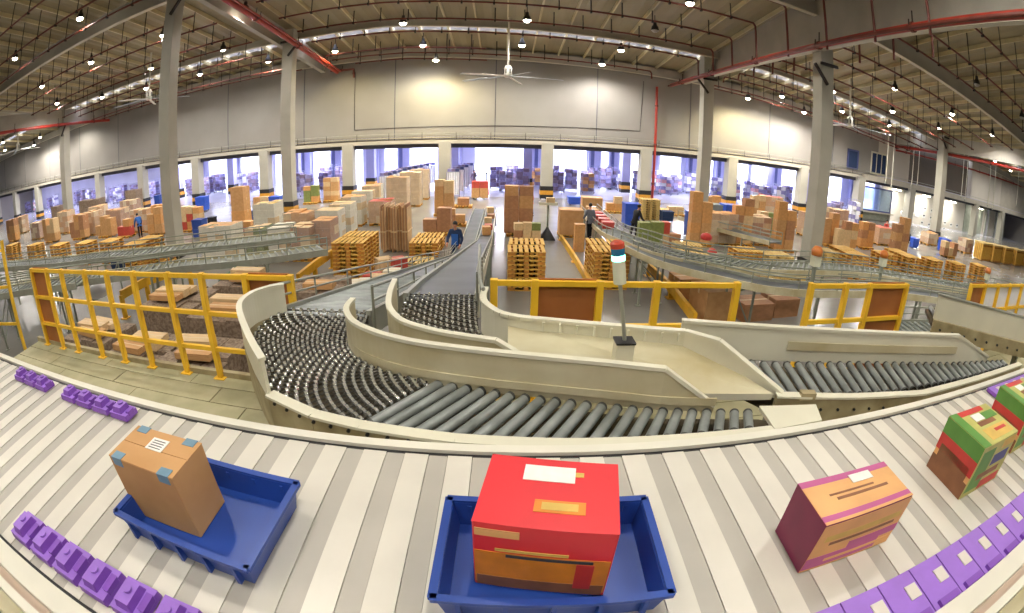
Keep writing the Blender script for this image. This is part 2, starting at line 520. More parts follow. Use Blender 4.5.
yplate(40, -10, 37.4, lambda y: CAMZ + 3.6, M['girder'], zt=lambda y: CAMZ + 4.9)
for x in (-84, 84):
    b = MB(); b.box((x, 18.5, 8), (.3, 65, 16), M['wall']); st(b, 'wall_left' if x < 0 else 'wall_right')
b = MB(); b.box((0, -14, 9), (168, .3, 18), M['wall']); st(b, 'wall_front')

# dock annex behind the openings
b = MB(); b.box((0, 44.3, 4.75), (170, 13.4, .2), M['dockwall']); st(b, 'ceiling_rear')
doors = [(-12.9, -11.4), (-10, -7.1), (-3.1, 2.0), (5.1, 8.7), (10.3, 11.1), (12.2, 14.7), (17, 19.5), (22.0, 23.6), (25.2, 28.4), (28.9, 31.6), (33.2, 36.0), (38, 44), (48, 51),
         (-17.6, -15.4), (-21.4, -19.2), (-26.4, -23.0), (-31.4, -28.2), (-36.5, -33.6), (-41.8, -39.4)]
doors.sort()
b = MB()
edge = -84.
for x0, x1 in doors:
    b.box(((edge + x0) / 2, 50.6, 2.4), (x0 - edge, .4, 4.8), M['dockwall']); edge = x1
    b.box(((x0 + x1) / 2, 50.6, 4.3), (x1 - x0, .4, 1.0), M['dockwall'])
b.box(((edge + 84) / 2, 50.6, 2.4), (84 - edge, .4, 4.8), M['dockwall'])
st(b, 'wall_rear')
for i in range(len(doors) - 1):
    g = (doors[i][1] + doors[i + 1][0]) / 2
    w = min(1.3, doors[i + 1][0] - doors[i][1])
    if w > .5:
        b = MB(); b.box((g, 50.1, 2.35), (w, .6, 4.7), M['dockcol']); b.box((g - w * .2, 49.78, 2.35), (w * .28, .08, 4.7), M['darkblue']); st(b, 'column')
for x, y in ((3.2, 43.6), (-4.6, 44), (11.4, 44), (19.4, 44), (-12.6, 44), (-20.6, 44), (-28.6, 44), (27.4, 44), (-36.6, 44)):
    column(x - (1.1 if x == 3.2 else 0), y, .8, 4.7, True, 'column', 'dockcol')
# yard building opposite the dock doors
b = MB(); b.box((0, 66, 5), (150, 1, 10), M['whitegoods'])
for i in range(34): b.box((-66 + i * 4, 65.45, 4.2), (.9, .12, .5), M['darkblue'])
for i in range(17): b.box((-64 + i * 8, 65.45, 1.4), (2.6, .12, 2.8), M['dockcol'])
b.build('wall_yard', kind='structure')
# ---------------------------------------------------------------- lamps
LPX = [(245,10),(163,35),(80,18),(15,58),(91,62),(42,86),(57,103),(102,97),(6,105),(151,68),(146,88),(200,74),(223,49),(527,20),(403,23),(335,51),(268,61),(423,45),(436,60),(690,3),(621,50),(602,64),(748,98),(522,45),(895,88),(892.5,111),(889,125),(952,113.6),(938.5,128),(992.5,134.5),(833,91),(842,111),(804,112),(782,96),(26,128),(40,137),(34,145),(3,142),(68,125),(5,150),(12,131)]
OFFPX = [(655,30),(977,84),(1022,117)]
WARM = {(436,60),(748,98),(335,51)}
def spot_at(px, py, drop=.95):
    d = ray(px, py)
    t = 5.
    while t < 110:
        p = d * t
        if p.z + CAMZ > roofz(p.x, p.y) - drop or p.y > 34.9: break
        t += .05
    return Vector((p.x, p.y, p.z + CAMZ))
def lamp(loc, label, kind, power, col):
    t = thing('highbay_lamp', label, 'lamp', loc, 0, 'high-bay lamps')
    b = MB()
    b.lathe([(.0, .52), (.1, .5), (.12, .3), (.2, .22), (.24, .05), (.25, -.02), (.22, -.02), (.0, .0)], M['lampbody'], 12, Matrix.Translation(loc))
    hs = b.build('housing', t)
    b = MB(); b.cyl(Vector(loc) + Vector((0, 0, .5)), (loc[0], loc[1], roofz(loc[0], loc[1])), .025, M['hanger'], 6); b.build('hanger', t)
    b = MB(); b.lathe([(.0, -.16), (.13, -.14), (.23, -.03), (.2, .0)], M[{'on': 'lampwhite', 'warm': 'lampwarm', 'off': 'lampoff'}[kind]], 12, Matrix.Translation(loc)); b.build('lens', hs)
    if power:
        ld = bpy.data.lights.new('lamp_light', 'SPOT')
        ld.energy = power; ld.color = col; ld.shadow_soft_size = .25
        ld.spot_size = math.radians(165); ld.spot_blend = .5
        lo = bpy.data.objects.new('lamp_light', ld); COL.objects.link(lo)
        lo.parent = t; lo.location = (0, 0, -.25)
    return t
LP = 1000.
def clear(p):
    if abs(p.x + 42.5) < 2.2: p = Vector((-45., p.y, p.z))
    return p
lam = [(clear(spot_at(*p)), 'warm' if p in WARM else 'on', LP) for p in LPX]
lam = [(p, k, w * (1.9 if p.y > 33.5 else 1)) for p, k, w in lam]
lam = lam + [(spot_at(*p), 'off', 0) for p in OFFPX]
bays = {}
for l in lam:
    x = l[0].x
    bays.setdefault('far left' if x < -42.5 else 'left' if x < -15 else 'centre' if x < 14.5 else 'right', []).append(l)
for bn, ls in bays.items():
    ls.sort(key=lambda l: -l[0].y)
    rows = []
    for l in ls:
        if rows and rows[-1][0][0].y - l[0].y < 3.2: rows[-1].append(l)
        else: rows.append([l])
    for ri, rw in enumerate(rows):
        for ki, l in enumerate(sorted(rw, key=lambda l: l[0].x)):
            c = (1, .86, .5) if l[1] == 'warm' else ((1, .96, .88) if ki % 2 else (1, .95, .92))
            st_ = {'on': 'lit white', 'warm': 'lit warm-white', 'off': 'unlit grey'}[l[1]]
            lamp(l[0], '%s high-bay lamp, %s roof bay, %s row from back wall, %s' % (st_, bn, NTH[ri], nth_left(ki)), l[1], l[2], c)
def ORD_(i): return NTH[i] if i < 20 else ('twentieth' if i == 19 else 'twenty-' + NTH[i - 20])
# the same rows of lamps carry on above and behind the camera
for y in (7, -.5, -8):
    for x in (-30, -22, -14, -6.5, 1, 8.5, 16, 24, 32):
        if abs(x) < 26 or y == 7:
            nb = globals().get('nb', -1) + 1
            p = Vector((x + .5, y, roofz(x, y) - 1.2))
            lamp(p, 'high-bay lamp above the deck side of the hall, %s of the near rows' % ORD_(nb), 'on', LP * .85, (1, .95, .88))

# ---------------------------------------------------------------- sprinkler pipes with drop rods
def sprinkler(x0, x1, y, drop, label, step, dn=None, up=None):
    t = thing('sprinkler_pipe', label, 'pipe', ((x0 + x1) / 2, y, roofz((x0 + x1) / 2, y) - drop), 0, 'sprinkler pipes under the roof')
    b = MB()
    n = 8
    pts = [(x0 + (x1 - x0) * i / n, y, roofz(x0 + (x1 - x0) * i / n, y) - drop) for i in range(n + 1)]
    if dn: pts = pts + [(x1 + .12, y, pts[-1][2] - .15), (x1 + .15, y, dn)]
    if up: pts = [(x0 - .15, y, up), (x0 - .1, y, pts[0][2] - .15)] + pts
    b.tube(pts, .06, M['darkpipe'], 6)
    b.build('pipe', t)
    x = x0 + .4
    while x < x1:
        h = MB()
        z = roofz(x, y)
        h.cyl((x, y, z - drop), (x, y, z), .036, M['hanger'], 4)
        h.box((x, y, z - drop - .05), (.1, .16, .14), M['hanger'])
        h.build('hanger', t)
        x += step
CY_ = [36.9, 35.2, 33.8, 30.9, 28.4, 25.6, 22.6, 19.4, 16.2, 13.0, 10.0]
for i, y in enumerate(CY_):
    e = 10.8 if i < 2 else 12.9
    sprinkler(-13.4 if i else -12, -1.5 if i in (0, 2) else e, y, 1.05 if i < 3 else .8, 'dark red sprinkler pipe with drop rods, centre roof bay, %s from back wall' % NTH[i], 1.75, dn=None if i in (0, 2) else (CAMZ + 4.9))
for i, y in enumerate([35.6, 33.8, 31.8, 29.4, 27.2, 25.0, 22.8, 20.4, 17.0, 14.6, 12.4]):
    sprinkler(-41.5, -16.2, y, 1.35 + .25 * (i % 2), 'dark red sprinkler pipe with drop rods, left roof bay, %s from back wall' % NTH[i], 2.1)
for i, y in enumerate([35.6, 33.8, 31.8, 29.4, 27.2, 24.8, 22.4, 19.9, 16.6, 14.2, 11.8]):
    sprinkler(15.6, 39.5, y, 1.4 + .25 * (i % 2), 'dark red sprinkler pipe with drop rods, right roof bay, %s from back wall' % NTH[i], 2.1, up=CAMZ + 4.9)
# red mains
def main(label, pts, r=.15, mt='redpipe', clamps=True):
    t = thing('fire_main_pipe', label, 'pipe', pts[0], 0)
    b = MB(); b.tube(pts, r, M[mt], 12); b.build('pipe', t)
    if clamps:
        for i in range(len(pts) - 1):
            a, c = Vector(pts[i]), Vector(pts[i + 1])
            n = max(1, int((c - a).length / 3.2))
            for k in range(n):
                p = a.lerp(c, (k + .5) / n)
                q = MB(); d = (c - a).normalized()
                q.cyl(p - d * .07, p + d * .07, r * 1.35, M['darkpipe'], 12)
                q.cyl(p, p + Vector((.05, 0, r * 4.2)), .03, M['hanger'], 5)
                q.build('pipe_clamp', t)
ys = [-6, 2, 8, 14, 20, 26, 32, 37]
main('thick red fire main under the left roof girder', [(-13.6, y, roofz(-15, y) - 1.55) for y in ys])
main('second thinner red main beside the thick one on the left girder', [(-13.3, y, roofz(-15, y) - 1.5) for y in ys], .07)
main('thick red fire main hung under the right roof girder', [(13.2, y, CAMZ + 4.95 + .02 * (30 - y)) for y in ys])
main('second slimmer red main alongside the right girder main', [(12.95, y, CAMZ + 4.85 + .02 * (30 - y)) for y in ys], .08, 'darkpipe')
main('red main pipe under the far left roof girder', [(-41.85, y, CAMZ + 4.85) for y in ys])
main('red main pipe along the far right upper wall', [(40.4, y, CAMZ + 3.35) for y in ys])
main('red pipe running along the brown wall panels', [(41, DW - .3, 8.0), (60, DW - .3, 8.6), (80, DW - .3, 9.0)], .12)
main('red riser pipe standing on the back wall', [(12.05, DW - .35, .0), (12.05, DW - .35, 9.6)], .11)
main('dark pipe bundle end at the left girder and wall', [(-14.2, 37, 10.6), (-12.2, 37.1, 10.6), (-12.2, 37.2, 9.9)], .09, 'darkpipe')
# ---------------------------------------------------------------- large ceiling fans
def bigfan(hub, label, ang, L):
    t = thing('ceiling_fan', label, 'fan', hub)
    x, y, z = hub
    b = MB(); b.cyl((x, y, z + .3), (x, y, roofz(x, y)), .07, M['fan'], 8); b.build('down_rod', t)
    b = MB(); b.lathe([(.0, -.32), (.2, -.3), (.26, -.1), (.26, .3), (.16, .5), (.0, .52)], M['fan'], 14, Matrix.Translation(hub))
    for k in range(6): b.box((x + .26 * math.cos(k * PI / 3), y + .26 * math.sin(k * PI / 3), z + .1), (.06, .06, .3), M['hanger'], rz=0)
    b.build('motor_hub', t)
    for k in range(5):
        a = ang + k * 2 * PI / 5
        q = MB()
        T = Matrix.Translation((x, y, z - .22)) @ Matrix.Rotation(a, 4, 'Z') @ Matrix.Rotation(.18, 4, 'X')
        q.add([(.2, -.1, 0), (L, -.13, -.12), (L, .13, -.12), (.2, .16, 0), (.2, -.1, .03), (L, -.13, -.1), (L, .13, -.1), (.2, .16, .03)],
              [(0, 3, 2, 1), (4, 5, 6, 7), (0, 1, 5, 4), (1, 2, 6, 5), (2, 3, 7, 6), (3, 0, 4, 7)], M['fan' if k % 2 else 'fangrey'], T)
        q.build('blade', t)
h = WY(508, 73, 30); bigfan(h, 'large white ceiling fan before the middle of the back wall', .05, 3.5)
h = WY(850, 123, 27); bigfan(h, 'large ceiling fan beyond the right yellow-lit column', .5, 3.4)
h = WY(149, 96, 27); bigfan(h, 'large ceiling fan left of the tall left column', .9, 3.4)
h = WY(18, 148, 27); bigfan(h, 'large ceiling fan at the far left edge', .3, 3.4)
# white hanging conduits on the right
for i, (px, pt, pb) in enumerate([(914, 152, 185), (919.5, 153, 184), (964, 160, 197), (968, 162, 200), (991, 166, 206), (996, 168, 209), (888, 150, 182), (894, 150, 186), (1019, 172, 205)]):
    a, c = WY(px, pt, 34), WY(px - 2, pb, 34)
    t = thing('hanging_conduit', 'thin white hanging conduit before the right upper wall, %s' % nth_left([6, 7, 0, 1, 2, 3, 4, 5, 8].index(i)), 'conduit', (a.x, 34, a.z), 0, 'hanging conduits on the right')
    b = MB(); b.cyl((a.x, 34, c.z), (a.x, 34, roofz(a.x, 34)), .05, M['beigepale'], 6); b.build('tube', t)
    b = MB(); b.box((a.x, 34, c.z - .06), (.16, .16, .2), M['steel']); b.build('socket_box', t)
# frame of round fittings on the cream wall
p = WY(904, 212, 39.6)
t = thing('wall_light_cluster', 'white pipe frame with a cluster of round fittings on cream wall', 'lamp', p)
b = MB(); b.tube([p + Vector((-1, 0, 2.6)), p + Vector((2.2, 0, 2.6)), p + Vector((2.2, 0, .2))], .05, M['beigepale'], 6); b.cyl(p + Vector((0, 0, 2.6)), p + Vector((0, 0, .3)), .06, M['beigepale'], 6); b.build('pipe_frame', t)
for k in range(7):
    q = MB(); c = p + Vector((-.6 + k * .42, -.1, -.1 + .35 * math.sin(k * 2.1)))
    q.cyl(c, c + Vector((0, -.18, 0)), .24, M['whitegoods'], 12, .2, capm=M['beigepale']); q.build('round_fitting', t)

# strip lights under the right-hand ledge, and lamps in the bay beyond
for i, x in enumerate((43.5, 50.0, 57.0, 66.0)):
    t = thing('ceiling_strip_light', 'white strip light under the right wall ledge, %s' % nth_left(i), 'lamp', (x, 38.9, 3.75), 0, 'strip lights under the ledge')
    q = MB(); q.box((x, 38.9, 3.8), (1.8, .3, .1), M['beigepale']); q.build('tray', t)
    q = MB(); q.cyl((x - .8, 38.9, 3.72), (x + .8, 38.9, 3.72), .05, M['lampwhite'], 8); q.build('tube', t)
    ld = bpy.data.lights.new('tube_light', 'AREA'); ld.shape = 'RECTANGLE'; ld.size, ld.size_y = 1.6, .2; ld.energy = 260; ld.color = (1, .97, .88)
    lo = bpy.data.objects.new('tube_light', ld); COL.objects.link(lo); lo.parent = t; lo.location = (0, 0, -.12)
for i, (x, y) in enumerate(((52, 29), (63, 32), (60, 22), (73, 32))):
    lamp(Vector((x, y, roofz(x, y) - 1.3)), 'lit white high-bay lamp, far right roof bay beyond the last girder, %s' % nth_left(i), 'on', LP, (1, .96, .9))

for i in range(14):  # added fill lights, hidden behind the lintel, that brighten the dock goods
    x = -76.5 + i * 8.5
    t = thing('ceiling_strip_light', 'added unseen fill light under the dock ceiling, %s' % nth_left(i), 'lamp', (x, 43.2, 4.55), 0, 'added fill lights in the dock')
    q = MB(); q.box((x, 43.2, 4.6), (2.4, .3, .08), M['beigepale']); q.build('tray', t)
    q = MB(); q.cyl((x - 1.1, 43.2, 4.52), (x + 1.1, 43.2, 4.52), .05, M['lampwhite'], 8); q.build('tube', t)
    ld = bpy.data.lights.new('tube_light', 'AREA'); ld.shape = 'RECTANGLE'; ld.size, ld.size_y = 2.2, .3; ld.energy = 600; ld.color = (.84, .84, 1)
    lo = bpy.data.objects.new('tube_light', ld); COL.objects.link(lo); lo.parent = t; lo.location = (0, 0, -.12)
# ---------------------------------------------------------------- mezzanine deck
DZ = 2.78
BZ = 3.78                       # sorter surface
RZ = 3.73                       # roller surface of the infeeds
b = MB()
b.box((1.6, .3, DZ - .2), (16.8, 6.76, .3), M['deckdark'])
y = -3.0; r = 0
while y < 3.6:
    x = -6.78 - (r % 3) * .45
    while x < 10:
        x0, x1 = max(x, -6.78), min(x + 1.5, 10)
        if x1 - x0 > .03: b.box(((x0 + x1) / 2, y + .13, DZ - .025), (x1 - x0 - .012, .268, .05), M['deck'])
        x += 1.5
    y += .28; r += 1
st(b, 'floor_deck')
b = MB()
b.box((1.6, 3.66, DZ - .12), (16.8, .06, .36), M['dirt'])
for x in range(-6, 11, 3): b.box((x, 3.4, (DZ - .3) / 2), (.2, .2, DZ - .3), M['steelgr'])
st(b, 'beam_deck')

# ---------------------------------------------------------------- shoe sorter
TH = -.0109
SX = Matrix.Rotation(TH, 4, 'Z')
def sp(x, y, z=0.): return SX @ Vector((x, y, BZ + z))
t = thing('shoe_sorter', 'wide pale slat sorter conveyor with purple shoes crossing the foreground', 'conveyor')
YF, YN = 1.545, .335
PITCH_S = .18
SX0 = -5.4
b = MB()
ns = 61
for k in range(ns):
    x = SX0 + k * PITCH_S
    b.box((x, (YF + YN) / 2, BZ - .012), (.1, YF - YN - .008, .024), M['slat'], SX)
    b.box((x + .09, (YF + YN) / 2, BZ - .015), (.076, YF - YN - .008, .022), M['slatdark'], SX)
b.build('slat_bed', t, bevel=.004)
def rail(name, y0, y1, z0, z1, m):
    q = MB(); q.box((.1, (y0 + y1) / 2, BZ + (z0 + z1) / 2), (11.4, abs(y1 - y0), z1 - z0), m, SX)
    return q.build(name, t, bevel=.008)
rail('far_rail', YF + .018, YF + .068, -.22, .012, M['railwhite'])
rail('far_seal', YF + .0, YF + .017, -.1, -.006, M['black'])
rail('far_skirt', YF + .069, YF + .08, -.5, -.02, M['beigepale'])
rail('near_seal', YN - .02, YN, -.1, .01, M['black'])
rail('near_rail', YN - .125, YN - .022, -.22, .04, M['railwhite'])
rail('near_groove', YN - .17, YN - .126, -.2, -.012, M['railpink'])
rail('near_edge_rail', YN - .215, YN - .171, -.22, .02, M['railwhite'])
rail('near_skirt', YN - .3, YN - .216, -.55, -.06, M['beige'])
q = MB(); q.box((1.62, YN - .33, BZ - .1), (.2, .12, .16), M['beigepale'], SX); q.build('junction_box', t, bevel=.01)
q = MB(); q.box((.1, (YF + YN) / 2, BZ - .3), (11.4, YF - YN + .1, .3), M['steelgr'], SX); q.build('frame', t)
for x in (-4.8, -3.0, -1.2, .6, 2.4, 4.2):
    for yy in (YF + .03, YN - .08):
        q = MB(); q.box((x, yy, (BZ - .45 + DZ) / 2), (.08, .08, BZ - .45 - DZ), M['steelgr'], SX)
        q.box((x, yy, DZ + .01), (.16, .16, .02), M['steelgr'], SX); q.build('leg', t)
def shoe(x, y, w=.11, flat=False):
    q = MB()
    if flat:
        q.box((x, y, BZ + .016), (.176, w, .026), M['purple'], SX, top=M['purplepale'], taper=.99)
        q.box((x + .0, y - w * .42, BZ + .03), (.12, w * .14, .03), M['purple'], SX)
        q.box((x + .045, y + w * .08, BZ + .0305), (.06, .07, .006), M['slat'], SX)
        return q.build('shoe', t)
    c = lambda px, py, pz, d, m, tp=1.: q.box((x + px, y + py, BZ + pz), d, m, SX, taper=tp)
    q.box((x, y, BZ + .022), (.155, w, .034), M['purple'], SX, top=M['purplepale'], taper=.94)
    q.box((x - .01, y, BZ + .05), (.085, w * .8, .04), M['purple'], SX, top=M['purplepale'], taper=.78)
    q.box((x + .062, y + .005, BZ + .036), (.03, w * .5, .03), M['purple'], SX)
    q.cyl(SX @ Vector((x - .01, y + .01, BZ + .068)), SX @ Vector((x - .01, y + .01, BZ + .08)), .02, M['purplepale'], 10)
    q.build('shoe', t, bevel=.006)
gx = lambda k: SX0 + k * PITCH_S
for x in (-3.26, -3.08, -2.9): shoe(x, 1.44)
for x in (-2.52, -2.34, -2.16, -1.98): shoe(x, 1.44)
for k in range(9): shoe(-1.86 + .18 * k, .462, .165)
for k in range(18): shoe(.6 + .18 * k, .435, .245, True)
for k in range(6): shoe(3.42 + .18 * k, 1.43, .16, True)
# ---------------------------------------------------------------- trays
def tray(cx, cy, L, Wd, H, rz, label):
    z = BZ + .003
    o = thing('tote_tray', label, 'tray', (cx, cy, z), 0, 'blue trays on the sorter')
    T = Matrix.Translation((cx, cy, z)) @ Matrix.Rotation(rz, 4, 'Z')
    b = MB()
    b.box((0, 0, .008), (L * .93, Wd * .92, .016), M['blueplast'], T)
    for sx in (-1, 1):
        b.add([(sx * L * .465, -Wd * .46, 0), (sx * L * .465, Wd * .46, 0), (sx * L * .5, Wd * .5, H), (sx * L * .5, -Wd * .5, H),
               (sx * (L * .465 - .012), -Wd * .45, 0), (sx * (L * .465 - .012), Wd * .45, 0), (sx * (L * .5 - .012), Wd * .49, H), (sx * (L * .5 - .012), -Wd * .49, H)],
              [(0, 1, 2, 3), (4, 7, 6, 5), (3, 2, 6, 7)], M['blueplast'], T)
        b.add([(-L * .465, sx * Wd * .46, 0), (L * .465, sx * Wd * .46, 0), (L * .5, sx * Wd * .5, H), (-L * .5, sx * Wd * .5, H),
               (-L * .45, sx * (Wd * .46 - .012), 0), (L * .45, sx * (Wd * .46 - .012), 0), (L * .49, sx * (Wd * .5 - .012), H), (-L * .49, sx * (Wd * .5 - .012), H)],
              [(0, 1, 2, 3), (4, 7, 6, 5), (3, 2, 6, 7)], M['blueplast'], T)
    sh = b.build('tray_shell', o)
    b = MB()
    for sx in (-1, 1):
        b.box((sx * L * .505, 0, H), (.026, Wd * 1.03, .018), M['blueplast'], T)
        b.box((0, sx * Wd * .505, H), (L * 1.03, .026, .018), M['blueplast'], T)
    b.build('rim', o, bevel=.004)
    for k in range(5):
        for sx in (-1, 1):
            b = MB(); b.box((-L * .4 + L * .2 * k, sx * Wd * .492, H * .5), (.014, .03, H * .8), M['blueplast'], T); b.build('rib', sh)
    return o
tray(-1.04, .955, .62, .43, .11, -.055, 'blue plastic tray under the plain brown carton')
tray(.155, .94, .65, .42, .11, -.03, 'blue plastic tray under the red printed box')

# ---------------------------------------------------------------- boxes riding the sorter
def rot(cx, cy, z, rz): return Matrix.Translation((cx, cy, z)) @ Matrix.Rotation(rz, 4, 'Z')
zt = BZ + .02
t = thing('shipping_carton', 'plain brown carton with blue corner tape and white label in blue tray', 'carton', (-1.2, .97, zt))
T = rot(-1.2, .965, zt, -.02)
b = MB(); b.box((0, 0, .14), (.345, .215, .28), M['kraft'], T); b.build('carton_body', t, bevel=.006)
b = MB(); b.box((0, -.054, .2815), (.345, .104, .003), M['kraft'], T); b.box((0, .054, .2815), (.345, .104, .003), M['kraft'], T); b.build('top_flap', t)
b = MB(); b.box((.0, .03, .2845), (.085, .07, .002), M['label'], T)
for k in range(4): b.box((.0, .008 + k * .014, .286), (.06, .004, .0012), M['ink'], T)
b.build('address_label', t, label='white address label')
for sx, sy in ((-1, -1), (1, -1), (-1, 1), (1, 1)):
    b = MB(); b.box((sx * .125, sy * .09, .2845), (.055, .04, .002), M['tapeblue'], T); b.box((sx * .125, sy * .1085, .267), (.055, .002, .035), M['tapeblue'], T); b.build('corner_tape', t, label='blue tape on the carton corner')

t = thing('printed_box', 'bright red printed box with orange pictures in blue tray', 'box', (.14, .98, zt))
T = rot(.142, .985, zt, -.17)
b = MB(); b.box((0, 0, .15), (.385, .3, .3), M['redbox'], T); b.build('box_body', t, bevel=.006)
b = MB(); b.box((0, -.151, .10), (.375, .002, .16), M['orange'], T); b.box((0, -.1525, .035), (.365, .002, .05), M['brownprint'], T); b.box((.02, -.153, .17), (.24, .002, .012), M['ink'], T); b.box((-.03, -.153, .195), (.2, .002, .012), M['yelprint'], T); b.box((-.125, -.153, .265), (.12, .002, .03), M['peach'], T)
b.box((.12, -.1535, .1), (.05, .002, .12), M['redprint'], T)
b.build('front_print', t, label='orange and brown picture print')
b = MB(); b.box((.03, -.06, .301), (.14, .05, .002), M['orange'], T); b.box((.03, -.06, .3022), (.1, .03, .002), M['yelprint'], T); b.build('top_print', t, label='yellow print on red lid')
b = MB(); b.box((-.01, .08, .3015), (.15, .07, .002), M['label'], T)
b.build('address_label', t, label='white address label')
b = MB(); b.box((.06, .085, .3015), (.06, .02, .0015), M['yelprint'], T); b.build('sticker', t)

def printed(name, label, c, d, rz, body, side, front, top, lab):
    t = thing(name, label, 'box', (c[0], c[1], BZ))
    T = rot(c[0], c[1], BZ + .002, rz)
    x, y, z = d
    b = MB(); b.box((0, 0, z / 2), d, body, T); bd = b.build('box_body', t, bevel=.005)
    b = MB()
    for m, x0, x1, z0, z1 in side: b.box((-x / 2 - .001, (x0 + x1) / 2 * y, (z0 + z1) / 2 * z), (.002, (x1 - x0) * y, (z1 - z0) * z), m, T)
    b.build('side_print', bd)
    b = MB()
    for k, (m, x0, x1, z0, z1) in enumerate(front): b.box(((x0 + x1) / 2 * x, -y / 2 - .001 - k * .0004, (z0 + z1) / 2 * z), ((x1 - x0) * x, .002, (z1 - z0) * z), m, T)
    b.build('front_print', bd)
    b = MB()
    for k, (m, x0, x1, y0, y1) in enumerate(top): b.box(((x0 + x1) / 2 * x, (y0 + y1) / 2 * y, z + .001 + k * .0004), ((x1 - x0) * x, (y1 - y0) * y, .002), m, T)
    b.build('top_print', bd)
    b = MB(); b.box((lab[0] * x, lab[1] * y, z + .005), (lab[2], lab[3], .002), M['label'], T); b.build('address_label', t, label='white address label')
    return t
printed('printed_box', 'maroon and orange printed box with pink edges right of the trays', (1.215, .855, 0), (.45, .225, .235), -.02, M['maroon'],
        [(M['maroon'], -.5, .5, 0, 1), ],
        [(M['peach'], -.5, .5, .0, .98), (M['yelprint'], -.42, .45, .62, .74), (M['brownprint'], -.35, .4, .52, .58), (M['magenta'], -.5, .3, .05, .3), (M['magenta'], -.1, .5, .28, .44), (M['peach'], -.3, .45, .14, .2)],
        [(M['peach'], -.5, .5, -.34, .38), (M['magenta'], -.5, .5, .36, .5), (M['magenta'], -.5, .5, -.5, -.32), (M['brownprint'], -.25, .34, -.06, .0), (M['brownprint'], -.3, .2, .06, .1), (M['peach'], -.5, .5, -.5, -.44)],
        (.12, .3, .11, .045))
fruit_side = [(M['green'], -.5, .5, .72, 1.), (M['redprint'], -.5, .5, .42, .72), (M['brownprint'], -.4, .4, .3, .55), (M['brownprint'], -.5, .5, .0, .3)]
fruit_front = [(M['lime'], -.5, .5, 0, 1), (M['green'], -.45, -.1, .1, .9), (M['darkblue'], -.05, .4, .5, .72), (M['brownprint'], -.3, .3, .3, .42), (M['redprint'], -.1, .45, .04, .22), (M['yelprint'], .1, .48, .8, .96)]
fruit_top = [(M['lime'], -.5, .5, -.5, .5), (M['redprint'], -.5, .3, .36, .5), (M['yelprint'], -.2, .45, -.42, -.1), (M['brownprint'], -.15, .3, -.02, .1), (M['green'], -.5, -.32, -.5, .5), (M['redprint'], .05, .35, -.26, -.18), (M['green'], .1, .45, .1, .3)]
printed('printed_box', 'green, red and yellow printed box second from the right edge', (2.23, .9, 0), (.41, .3, .28), -.02, M['peach'], fruit_side, fruit_front, fruit_top, (-.02, .22, .1, .06))
printed('printed_box', 'green and red printed box cut off by the right picture edge', (3.0, .98, 0), (.42, .3, .28), -.02, M['peach'], fruit_side, fruit_front, fruit_top, (-.02, .22, .1, .06))
# ---------------------------------------------------------------- wheel-curve infeed conveyors
GT, GB = CAMZ - 1.09, CAMZ - 1.33      # top and foot of the side guards
def V2(pts, z): return [Vector((p[0], p[1], z)) for p in pts]
def wheels_grid(root, O, I, rows, cols, r=.024, cap=100):
    """skate wheels on axles between an outer and an inner plan curve"""
    lst = []
    ax = MB()
    for j in range(cols):
        t = (j + .5) / cols
        o, i = at_len(O, t), at_len(I, t)
        o.z = i.z = RZ - r
        d = (i - o).normalized()
        ax.cyl(o, i, .006, M['axle'], 5)
        for k in range(rows):
            s = (k + .5 + (.25 if j % 2 else -.25)) / rows
            lst.append((o.lerp(i, min(.985, max(.015, s))), d))
    ax.build('wheel_axles', root)
    lst.sort(key=lambda w: w[0].length)
    base = None
    rest = MB()
    for n, (p, d) in enumerate(lst):
        def put(mb, c):
            mb.cyl(c - d * .009, c + d * .009, r, M['wheel'], 10, smooth=False)
            mb.cyl(c - d * .014, c + d * .014, r * .45, M['axle'], 8)
        if n < cap:
            q = MB(); put(q, p); q.build('skate_wheel', root)
        else: put(rest, p)
    o = rest.build('skate_wheels', root); o['kind'] = 'stuff'
def rollers(root, far, near, n, r=.027):
    """far and near list the matching ends of rollers along the bed"""
    far, near = [Vector(p) for p in far], [Vector(p) for p in near]
    L = [0]
    for i in range(len(far) - 1): L.append(L[-1] + (far[i + 1] - far[i]).length)
    for k in range(n):
        s = (k + .5) / n * L[-1]
        i = max(j for j in range(len(far) - 1) if L[j] <= s)
        t = (s - L[i]) / (L[i + 1] - L[i])
        a, c = far[i].lerp(far[i + 1], t), near[i].lerp(near[i + 1], t)
        a.z = c.z = RZ - r
        d = (c - a).normalized()
        q = MB()
        q.cyl(a + d * .012, c - d * .012, r, M['roller'], 14, capm=M['rollerend'])
        q.cyl(a - d * .01, c + d * .01, .008, M['axle'], 6)
        q.cyl(a + d * .012, a + d * .03, r * 1.02, M['rollerend'], 14)
        q.cyl(c - d * .03, c - d * .012, r * 1.02, M['rollerend'], 14)
        q.build('roller', root)
def siderail(root, pts, h, step=.9, r=.018, two=True, m='steel'):
    q = MB()
    up = lambda z: [Vector(p) + Vector((0, 0, z)) for p in pts]
    q.tube(up(h), r, M[m], 6)
    if two: q.tube(up(h * .5), r * .8, M[m], 6)
    L = sum((Vector(pts[i + 1]) - Vector(pts[i])).length for i in range(len(pts) - 1))
    n = max(1, int(L / step))
    for i in range(n + 1):
        p = at_len(pts, i / n)
        q.cyl(p - Vector((0, 0, .12)), p + Vector((0, 0, h)), r * .9, M[m], 6)
    return q.build('side_rail', root)
